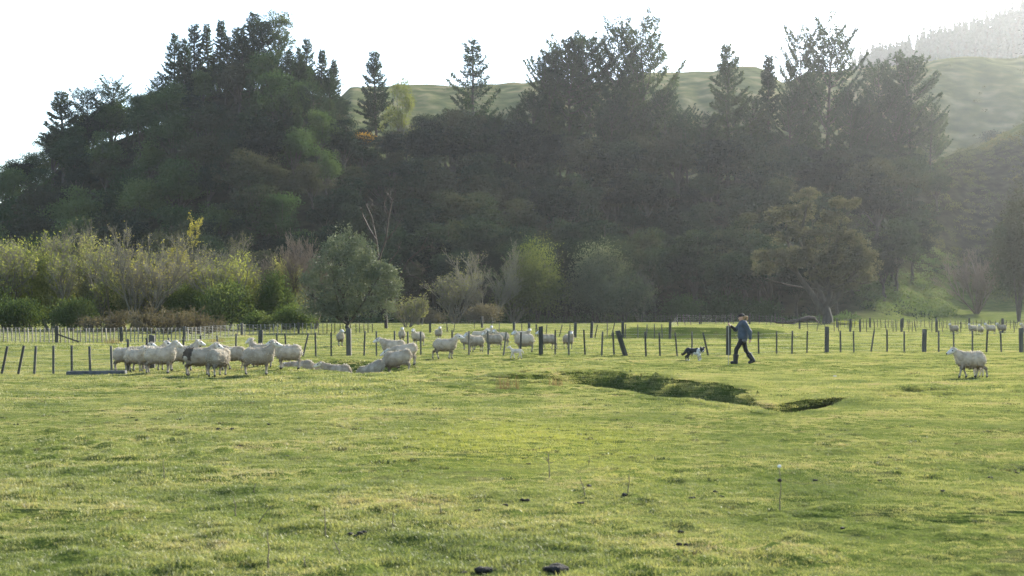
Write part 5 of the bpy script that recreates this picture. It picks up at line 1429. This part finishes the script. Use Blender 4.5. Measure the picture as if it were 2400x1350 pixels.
# ------------------------------------------------------------------ the sheepdog
def dog():
    B, W, T, N_ = 0, 1, 2, 3
    pr = [('e', (-0.02, 0, 0.37), (0.24, 0.095, 0.105), None, B), ('e', (0.15, 0, 0.365), (0.11, 0.095, 0.125), None, B), ('e', (-0.19, 0, 0.39), (0.11, 0.09, 0.105), None, B), ('e', (0.10, 0, 0.30), (0.13, 0.085, 0.07), None, W),
          ('c', (0.20, 0, 0.37), 0.100, (0.29, -0.02, 0.385), 0.082, W), ('e', (0.23, 0, 0.315), (0.07, 0.075, 0.09), None, W)]
    hy = -0.9
    hd = rotz(hy) @ np.array([0.95, 0, -0.32]); hs = rotz(hy) @ np.array([0, 1.0, 0]); hu = np.cross(hd, hs)
    c = np.array([0.365, -0.045, 0.42])
    pr += [('c', tuple(c - hd * 0.03), 0.088, tuple(c + hd * 0.05), 0.070, B), ('c', tuple(c + hd * 0.06 - hu * 0.012), 0.042, tuple(c + hd * 0.135 - hu * 0.025), 0.026, W), ('c', tuple(c + hd * 0.155 - hu * 0.015), 0.016, tuple(c + hd * 0.158 - hu * 0.015), 0.015, N_),
           ('c', tuple(c + hd * 0.03 + hu * 0.052), 0.016, tuple(c + hd * 0.085 + hu * 0.022), 0.014, W)]
    for s_ in (1, -1):
        e = c - hd * 0.02 + hs * 0.05 * s_ + hu * 0.05
        pr += [('c', tuple(e), 0.026, tuple(e + hu * 0.045 + hs * 0.02 * s_), 0.016, B), ('c', tuple(e + hu * 0.045 + hs * 0.02 * s_), 0.015, tuple(e + hu * 0.025 + hs * 0.04 * s_ + hd * 0.03), 0.009, B)]
    # front legs: one planted back, one lifted and reaching
    pr += [('c', (0.16, 0.06, 0.32), 0.050, (0.17, 0.06, 0.18), 0.028, W), ('c', (0.17, 0.06, 0.18), 0.026, (0.20, 0.06, 0.035), 0.020, T), ('c', (0.20, 0.06, 0.025), 0.024, (0.23, 0.06, 0.02), 0.020, W),
           ('c', (0.18, -0.06, 0.31), 0.050, (0.28, -0.06, 0.22), 0.030, W), ('c', (0.28, -0.06, 0.22), 0.026, (0.315, -0.06, 0.10), 0.020, T), ('c', (0.315, -0.06, 0.10), 0.020, (0.30, -0.06, 0.055), 0.022, W)]
    # hind legs: stifle forward, hock back
    for y_, sw in ((0.06, -0.07), (-0.06, 0.06)):
        pr += [('c', (-0.22, y_, 0.37), 0.075, (-0.15 + sw * 0.4, y_, 0.26), 0.050, B), ('c', (-0.15 + sw * 0.4, y_, 0.26), 0.042, (-0.25 + sw, y_, 0.15), 0.026, B), ('c', (-0.25 + sw, y_, 0.15), 0.024, (-0.225 + sw, y_, 0.035), 0.019, B), ('c', (-0.225 + sw, y_, 0.025), 0.023, (-0.195 + sw, y_, 0.02), 0.019, W)]
    pr += [('c', (-0.27, 0, 0.40), 0.035, (-0.34, 0, 0.28), 0.042, B), ('c', (-0.34, 0, 0.28), 0.042, (-0.42, 0, 0.235), 0.034, B), ('c', (-0.42, 0, 0.235), 0.034, (-0.46, 0, 0.265), 0.018, B)]
    V, Q, mi = implicit(pr, 0.0105, 0.028)
    N = vnormals(V, Q); V = V + N * (0.006 * n3(V, 26, 71))[:, None]
    x, y, z = ground_at(1625, 846)
    t = empty('dog', (x, y, z), R(-28), 0.95, 'black and white sheepdog stalking right with one forepaw lifted', 'dog')
    obj('body', mesh_np('body', V, Q, [M['dog_black'], M['dog_white'], M['dog_tan'], M['black']], mi, True), t)
    rg2 = np.random.default_rng(72); nL = 1400
    pick = rg2.integers(0, len(Q), nL); P = V[Q[pick]].mean(1); Nn = unit(N[Q[pick]].mean(1))
    D = unit(Nn * 0.35 + np.array([-0.8, 0, -0.35]) + rg2.normal(0, 0.2, (nL, 3)))
    Vl, Fl = leaf_tris(P - Nn * 0.004, D, 0.035 * rg2.uniform(0.6, 1.2, nL), 0.012, rg2)
    obj('coat', mesh_np('coat', Vl, Fl, [M['dog_black'], M['dog_white'], M['dog_tan'], M['black']], mi[pick]), t)
dog()

# ------------------------------------------------------------------ the walking person and the stick
def person():
    x, y, z = ground_at(1741, 853)
    t = empty('person', (x, y, z), R(180), 1.0, 'person in blue-grey jacket, black cap, leggings and boots striding left with a stick', 'person')
    def fingers(w, d, up_, curl, sgn):
        """palm end w, finger direction d, palm normal up_"""
        d = unit(np.array(d, float)); up_ = unit(np.array(up_, float)); s = np.cross(d, up_)
        out = [('c', tuple(w), 0.026, tuple(np.array(w) + d * 0.055), 0.030, 0)]
        for q, (o, L) in enumerate(((-0.026, 0.060), (-0.009, 0.068), (0.009, 0.064), (0.025, 0.050))):
            b0 = np.array(w) + d * 0.075 + s * o; b1 = b0 + (d * math.cos(curl * 0.6) + up_ * math.sin(curl * 0.6)) * L * 0.5; b2 = b1 + (d * math.cos(curl * 1.5) + up_ * math.sin(curl * 1.5)) * L * 0.5
            out += [('c', tuple(b0), 0.0095, tuple(b1), 0.009, 0), ('c', tuple(b1), 0.009, tuple(b2), 0.008, 0)]
        b0 = np.array(w) + d * 0.025 + s * sgn * 0.026; b1 = b0 + d * 0.03 + s * sgn * 0.018 + up_ * 0.01; b2 = b1 + d * 0.026 + up_ * 0.018
        out += [('c', tuple(b0), 0.012, tuple(b1), 0.010, 0), ('c', tuple(b1), 0.010, tuple(b2), 0.009, 0)]
        return out
    shR, elR, wrR = (0.02, -0.165, 1.345), (0.205, -0.215, 1.115), (0.375, -0.165, 1.245)
    shL, elL, wrL = (-0.02, 0.165, 1.345), (-0.185, 0.235, 1.06), (-0.205, 0.225, 0.815)
    hipF, knF, anF = (0.02, 0.085, 0.83), (0.225, 0.09, 0.47), (0.255, 0.09, 0.10)
    hipB, knB, anB = (-0.02, -0.085, 0.83), (-0.115, -0.09, 0.44), (-0.325, -0.09, 0.15)
    hd = (0.045, 0, 1.515)
    body = [('e', (0.0, 0, 0.88), (0.115, 0.155, 0.13), None, 0), ('c', (0, 0, 0.95), 0.115, (0.01, 0, 1.22), 0.125, 0), ('c', (0.005, -0.11, 1.33), 0.07, (0.005, 0.11, 1.33), 0.07, 0), ('c', (0.015, 0, 1.34), 0.060, (0.035, 0, 1.45), 0.050, 0),
            ('e', hd, (0.092, 0.074, 0.108), None, 0), ('c', (0.075, 0, 1.445), 0.044, (0.10, 0, 1.432), 0.026, 0), ('c', (0.130, 0, 1.512), 0.010, (0.148, 0, 1.488), 0.013, 0), ('c', (0.122, -0.018, 1.457), 0.010, (0.122, 0.018, 1.457), 0.010, 1),
            ('c', (0.040, 0.072, 1.515), 0.020, (0.034, 0.080, 1.495), 0.014, 0), ('c', (0.040, -0.072, 1.515), 0.020, (0.034, -0.080, 1.495), 0.014, 0), ('c', (0.126, 0.031, 1.520), 0.009, (0.128, 0.031, 1.520), 0.009, 2), ('c', (0.126, -0.031, 1.520), 0.009, (0.128, -0.031, 1.520), 0.009, 2),
            ('c', shR, 0.05, elR, 0.042, 0), ('c', elR, 0.042, wrR, 0.027, 0), ('c', shL, 0.05, elL, 0.042, 0), ('c', elL, 0.042, wrL, 0.027, 0),
            ('c', hipF, 0.085, knF, 0.058, 0), ('c', knF, 0.055, anF, 0.036, 0), ('c', hipB, 0.085, knB, 0.058, 0), ('c', knB, 0.055, anB, 0.036, 0),
            ('c', anF, 0.035, (0.345, 0.09, 0.06), 0.026, 0), ('c', anB, 0.035, (-0.265, -0.09, 0.075), 0.026, 0)]
    body += fingers(np.array(wrR) + np.array([0.012, 0.003, 0.012]), (0.75, 0.15, 0.45), (-0.35, 0.75, 0.3), 1.3, 1)
    body += fingers(np.array(wrL) + np.array([0.0, 0, -0.012]), (0.12, -0.05, -1.0), (0.9, -0.3, 0.1), 0.5, -1)
    V, Q, mi = implicit(body, 0.0085, 0.018)
    lip = solid_mat('lips', (0.36, 0.16, 0.13), (0.40, 0.19, 0.15), 10, 0.5)
    obj('body', mesh_np('body', V, Q, [M['skin'], lip, M['black']], mi, True), t)
    # jacket
    jk = [('e', (0.0, 0, 0.90), (0.165, 0.205, 0.20), None, 0), ('c', (0.0, 0, 0.95), 0.165, (0.01, 0, 1.20), 0.155, 0), ('c', (0.0, -0.115, 1.30), 0.090, (0.0, 0.115, 1.30), 0.090, 0), ('c', (0.01, 0, 1.33), 0.085, (0.028, 0, 1.40), 0.066, 0),
          ('c', shR, 0.078, elR, 0.064, 0), ('c', elR, 0.062, tuple(np.array(wrR) - np.array([0.03, -0.01, 0.022])), 0.046, 2), ('c', shL, 0.080, elL, 0.070, 0), ('c', elL, 0.070, (-0.205, 0.226, 0.845), 0.056, 0), ('e', (0.0, 0, 0.775), (0.150, 0.190, 0.085), None, 1), ('c', (-0.085, 0, 1.37), 0.05, (-0.10, 0, 1.30), 0.06, 0)]
    V, Q, mi = implicit(jk, 0.013, 0.035)
    N = vnormals(V, Q); V = V + N * (0.010 * n3(V * np.array([1, 1, 1.8]), 9, 81) + 0.006 * n3(V, 20, 85))[:, None]
    keep = V[:, 2] > 0.675; V[:, 2] = np.maximum(V[:, 2], 0.69)
    obj('jacket', mesh_np('jacket', V, Q, [M['jacket'], M['jacket_hem'], M['leggings']], mi, True), t)
    lg = [('e', (0, 0, 0.80), (0.130, 0.165, 0.12), None, 0), ('c', hipF, 0.098, knF, 0.067, 0), ('c', knF, 0.066, (0.252, 0.09, 0.24), 0.062, 0), ('c', (0.252, 0.09, 0.24), 0.06, anF, 0.044, 0), ('c', hipB, 0.098, knB, 0.067, 0), ('c', knB, 0.066, (-0.20, -0.09, 0.32), 0.062, 0), ('c', (-0.20, -0.09, 0.32), 0.058, anB, 0.044, 0)]
    V, Q, mi = implicit(lg, 0.013, 0.03)
    obj('leggings', mesh_np('leggings', V, Q, M['leggings'], None, True), t)
    for (kn, an, toe, heel) in ((knF, anF, (0.375, 0.09, 0.045), (0.235, 0.09, 0.045)), (knB, anB, (-0.235, -0.09, 0.045), (-0.365, -0.09, 0.105))):
        kn = np.array(kn); an = np.array(an); tp = an + unit(kn - an) * 0.21
        bt = [('c', tuple(tp), 0.098, tuple(an), 0.072, 0), ('c', tuple(an), 0.072, heel, 0.060, 0), ('c', heel, 0.060, toe, 0.054, 0)]
        V, Q, mi = implicit(bt, 0.012, 0.02)
        # flat open top of the boot
        dv = unit(kn - an); d_ = (V - tp) @ dv; V = V - dv * np.maximum(d_ - 0.005, 0)[:, None]
        V[:, 2] = np.maximum(V[:, 2], 0.0)
        obj('boot', mesh_np('boot', V, Q, M['boot'], None, True), t)
    cp = [('e', (0.040, 0, 1.575), (0.108, 0.092, 0.075), None, 0), ('c', (0.04, 0, 1.648), 0.010, (0.04, 0, 1.652), 0.010, 0)]
    V, Q, mi = implicit(cp, 0.009, 0.012)
    V[:, 2] = np.maximum(V[:, 2], 1.538 - 0.12 * (V[:, 0] - 0.15))
    cap = obj('cap', mesh_np('cap', V, Q, M['cap'], None, True), t)
    V, Q, mi = implicit([('e', (0.150, 0, 1.553), (0.078, 0.068, 0.013), roty(0.10), 0)], 0.007, 0.01)
    V[:, 2] -= 2.2 * V[:, 1] ** 2
    obj('brim', mesh_np('brim', V, Q, M['cap'], None, True), cap)
    hr = [('e', (-0.005, 0, 1.515), (0.075, 0.083, 0.075), None, 0), ('c', (-0.075, 0, 1.545), 0.030, (-0.125, 0, 1.53), 0.042, 0), ('c', (-0.125, 0, 1.53), 0.042, (-0.135, 0.0, 1.465), 0.034, 0), ('c', (-0.135, 0, 1.465), 0.03, (-0.115, 0.01, 1.42), 0.014, 0)]
    V, Q, mi = implicit(hr, 0.009, 0.02)
    N = vnormals(V, Q); V = V + N * (0.008 * n3(V, 40, 91))[:, None]
    V[:, 0] = np.minimum(V[:, 0], 0.052)
    obj('hair', mesh_np('hair', V, Q, M['hair'], None, True), t)
    # stick held in the far hand (local 0.455, -0.15)
    rot = rotz(math.pi)
    pw = rot @ np.array([0.447, -0.142, 0]) + np.array([x, y, 0])
    zs = ZG(pw[0], pw[1])
    w = Wood(); hh = z + 1.42 - zs
    w.tube(np.array([[0, 0, -0.02], [0.004, 0, hh * 0.5], [-0.004, 0, hh - 0.16], [-0.006, 0, hh - 0.13]]), [0.011, 0.012, 0.012, 0.012], 7)
    st = empty('walking_stick', (pw[0], pw[1], zs), 0, 1, 'long pale walking stick held upright by the striding person', 'stick')
    obj('shaft', w.mesh('shaft', M['staff']), st)
    w = Wood(); w.tube(np.array([[-0.006, 0, hh - 0.14], [-0.006, 0, hh - 0.05], [-0.004, 0, hh], [-0.004, 0, hh + 0.006]]), [0.014, 0.016, 0.017, 0.006], 8)
    obj('grip', w.mesh('grip', M['black']), st)
person()
# ------------------------------------------------------------------ small things in the paddock
def add_clod(px, row, size, label, seed, mat='dung', n_=4, group='dung clods in the grass', name='dung_clod', cat='dung'):
    x, y, z = ground_at(px, row)
    rg2 = np.random.default_rng(seed)
    pr = [('e', (rg2.normal(0, size * 0.5), rg2.normal(0, size * 0.3), size * 0.25), tuple(size * rg2.uniform(0.3, 0.6, 3) * np.array([1.1, 1, 0.75])), None, 0) for q in range(n_)]
    V, Q, mi = implicit(pr, size * 0.17, size * 0.12)
    N = vnormals(V, Q); V = V + N * (size * 0.07 * n3(V / size, 3.1, seed))[:, None]
    t = obj(name, mesh_np(name, V, Q, M[mat], None, True), None, (x, y, z))
    return tag(t, label, cat, group)
add_clod(1120, 1346, 0.055, 'dark dung heap at the bottom edge, left of centre', 701, n_=5)
add_clod(1150, 1342, 0.055, 'dark dung heap at the bottom edge beside the left-of-centre one', 702, n_=5)
add_clod(1313, 1344, 0.085, 'largest black dung heap at the bottom edge of the picture', 703, n_=7)
add_clod(1088, 1347, 0.03, 'smallest dung lump in the bottom-edge row', 704)
add_clod(1462, 1165, 0.045, 'dark dung lump with a pale rim right of centre', 705)
add_clod(1378, 1142, 0.040, 'dark dung lump beside the thin crossed stalks', 706)
DL = 'small dark dung lump lying in the grazed grass'
rgd = np.random.default_rng(720)
for q, (px, row) in enumerate([(1672, 1155), (1690, 1166), (1600, 1250), (2210, 1152), (1327, 1183), (1182, 1186), (675, 1072), (838, 1258), (845, 1256), (820, 1256), (2320, 1122), (2385, 1110), (1620, 1170), (552, 1052), (508, 1007), (1000, 1010), (560, 1049), (545, 1008), (629, 996), (318, 986), (37, 996), (1232, 1175), (1605, 1285), (1785, 1010), (1240, 1090), (1645, 885), (590, 893), (420, 985), (1360, 1183), (1910, 1130), (2065, 1127), (1980, 1240), (1120, 1200)]):
    add_clod(px, row, rgd.uniform(0.022, 0.042), DL, 730 + q, n_=3)
add_clod(1958, 884, 0.07, 'single pale stone lying on the grass above the ditch', 790, 'stone', 3, None, 'stone', 'stone')
add_clod(1072, 786, 0.22, 'black stump standing in the grass behind the walking ewe', 791, 'dung', 4, None, 'stump', 'stump')
add_clod(310, 820, 0.17, 'black stump behind the left end of the flock', 792, 'dung', 4, None, 'stump', 'stump')

def stalk(px, row, top, label, seed, lean=0.0, head=False, fork=0):
    x, y, z = ground_at(px, row)
    H_ = (row - top) / FPX * y
    rg2 = np.random.default_rng(seed)
    w = Wood(); u = np.linspace(0, 1, 5)
    p = np.stack([lean / FPX * y * u ** 1.3 + rg2.normal(0, 0.004, 5), rg2.normal(0, 0.01, 5), H_ * u], -1)
    w.tube(p, 0.005 * (1.2 - 0.7 * u), 5)
    for q in range(fork):
        t_ = rg2.uniform(0.35, 0.85); b = p[0] + (p[-1] - p[0]) * t_
        d = unit(np.array([rg2.normal(), rg2.normal() * 0.4, rg2.uniform(0.0, 0.9)])) * H_ * rg2.uniform(0.2, 0.4)
        w.tube(np.array([b, b + d * 0.5, b + d]), [0.003, 0.0025, 0.0015], 4)
    t = empty('weed_stalk', (x, y, z), 0, 1, label, 'stalk', 'dry weed stalks in the foreground')
    obj('stem', w.mesh('stem', M['stem']), t)
    if head:
        for (f, r_) in ((1.0, 0.016), (0.68, 0.018)):
            V, Q, mi = implicit([('e', (0, 0, 0), (r_, r_, r_ * 0.9), None, 0)], r_ * 0.3, 0.004)
            N = vnormals(V, Q); V = V + N * (r_ * 0.25 * n3(V / r_, 3, seed))[:, None]
            obj('seed_head', mesh_np('seed_head', V + np.array([p[-1][0] * f, 0, H_ * f]), Q, M['fluff'] if f == 1.0 else M['dung'], None, True), t)
stalk(1829, 1200, 1097, 'tall weed stalk topped by a white seed head, right of centre', 801, -2, True)
stalk(630, 1334, 1242, 'tallest bare weed stalk near the bottom, left of centre', 802, -3)
stalk(763, 1260, 1192, 'straight bare weed stalk up and right of the tallest left one', 803, -2)
stalk(552, 1215, 1168, 'leaning bare weed stalk left of the tallest left one', 804, -6)
stalk(386, 1124, 1078, 'thin weed stalk at the left of the paddock', 805, -4)
stalk(594, 1158, 1136, 'short leaning stalk between the left weed stalks', 806, 5)
stalk(922, 1238, 1202, 'short straight stalk at lower centre left', 807, 0)
stalk(1034, 1204, 1178, 'short stalk leaning left near the centre', 808, -5)
stalk(1287, 1122, 1062, 'branched thistle stalk on the bright grass patch', 809, -2, fork=6)
stalk(1372, 1164, 1118, 'leaning stalk right below the bright grass patch', 810, -14, fork=2)
stalk(1472, 1162, 1100, 'thin weed stalk right of the bright grass patch', 811, 5)
stalk(1380, 1092, 1070, 'very short stalk on the right of the bright grass patch', 812, 0)
stalk(605, 1230, 1186, 'long stalk slanting right among the left weed stalks', 813, 32)
stalk(718, 1330, 1308, 'short stalk near the bottom edge left of centre', 814, -6)
stalk(795, 1302, 1268, 'slanting stalk near the bottom edge left of centre', 815, -14)
stalk(2120, 785 + 45, 806, 'dry stalk leaning by the near fence at right', 816, 12)

def rush(px, row, h_, wdt, n_, label, seed):
    x, y, z = ground_at(px, row)
    me = tuft_mesh('blades', n_, wdt, h_ * 0.5, h_, 0.010, 0.35, seed, M['rush'])
    t = empty('rush_tuft', (x, y, z), 0, 1, label, 'rush')
    obj('blades', me, t)
rush(1190, 912, 0.36, 0.26, 90, 'reddish dry rush tuft at the left end of the ditch', 821)
rush(1302, 905, 0.26, 0.2, 50, 'smaller dry rush tuft on the ditch bank', 822)
rush(1135, 788, 0.55, 0.7, 200, 'dry rushes by the second fence behind the cluster of ewes', 823)
rush(508, 803, 0.45, 0.5, 160, 'dry brown tuft behind the flock near the netting fence', 824)
rush(262, 806, 0.45, 0.5, 120, 'dry brown tuft at the foot of the netting fence at left', 825)

# long concrete kerb-like trough lying in front of the left battens
x, y, z = ground_at(222, 880)
W_ = (298 - 163) / FPX * y
bm_V = []; 
for zz_, ins in ((-0.15, 0.0), (0.105, 0.0), (0.12, 0.012), (0.12, 0.05), (0.03, 0.06)):
    for sx, sy in ((-1, -1), (1, -1), (1, 1), (-1, 1)): bm_V.append((sx * (W_ / 2 - ins), sy * (0.17 - ins), zz_))
bm_F = [(i * 4 + j, i * 4 + (j + 1) % 4, i * 4 + 4 + (j + 1) % 4, i * 4 + 4 + j) for i in range(4) for j in range(4)] + [(16, 17, 18, 19)]
tr = obj('trough', mesh_np('trough', bm_V, bm_F, M['concrete']), None, (x, y + 0.2, z), (0, R(-0.6), R(2)))
tag(tr, 'long low grey concrete trough in front of the left battens', 'trough')

# ------------------------------------------------------------------ haze: the sunlit air between the camera and the hills
def haze():
    X0, X1, Y0, Y1, Z0, Z1 = -1120, 1120, -60, 1760, -3.0, 420.0
    V = [(X0, Y0, Z0), (X1, Y0, Z0), (X1, Y1, Z0), (X0, Y1, Z0), (X0, Y0, Z1), (X1, Y0, Z1), (X1, Y1, Z1), (X0, Y1, Z1)]
    F = [(0, 3, 2, 1), (4, 5, 6, 7), (0, 1, 5, 4), (1, 2, 6, 5), (2, 3, 7, 6), (3, 0, 4, 7)]
    m, n, l = new_mat('hazy_air')
    v = n.new('ShaderNodeVolumePrincipled')
    v.inputs['Color'].default_value = (0.88, 0.91, 0.95, 1)
    v.inputs['Density'].default_value = HAZE
    v.inputs['Anisotropy'].default_value = 0.72
    out = n.new('ShaderNodeOutputMaterial'); l.new(v.outputs[0], out.inputs['Volume'])
    o = obj('haze', mesh_np('haze', V, F, m))
    tag(o, 'thin sunlit haze filling the valley air', 'haze', kind='stuff')
HAZE = 0.000080
haze()
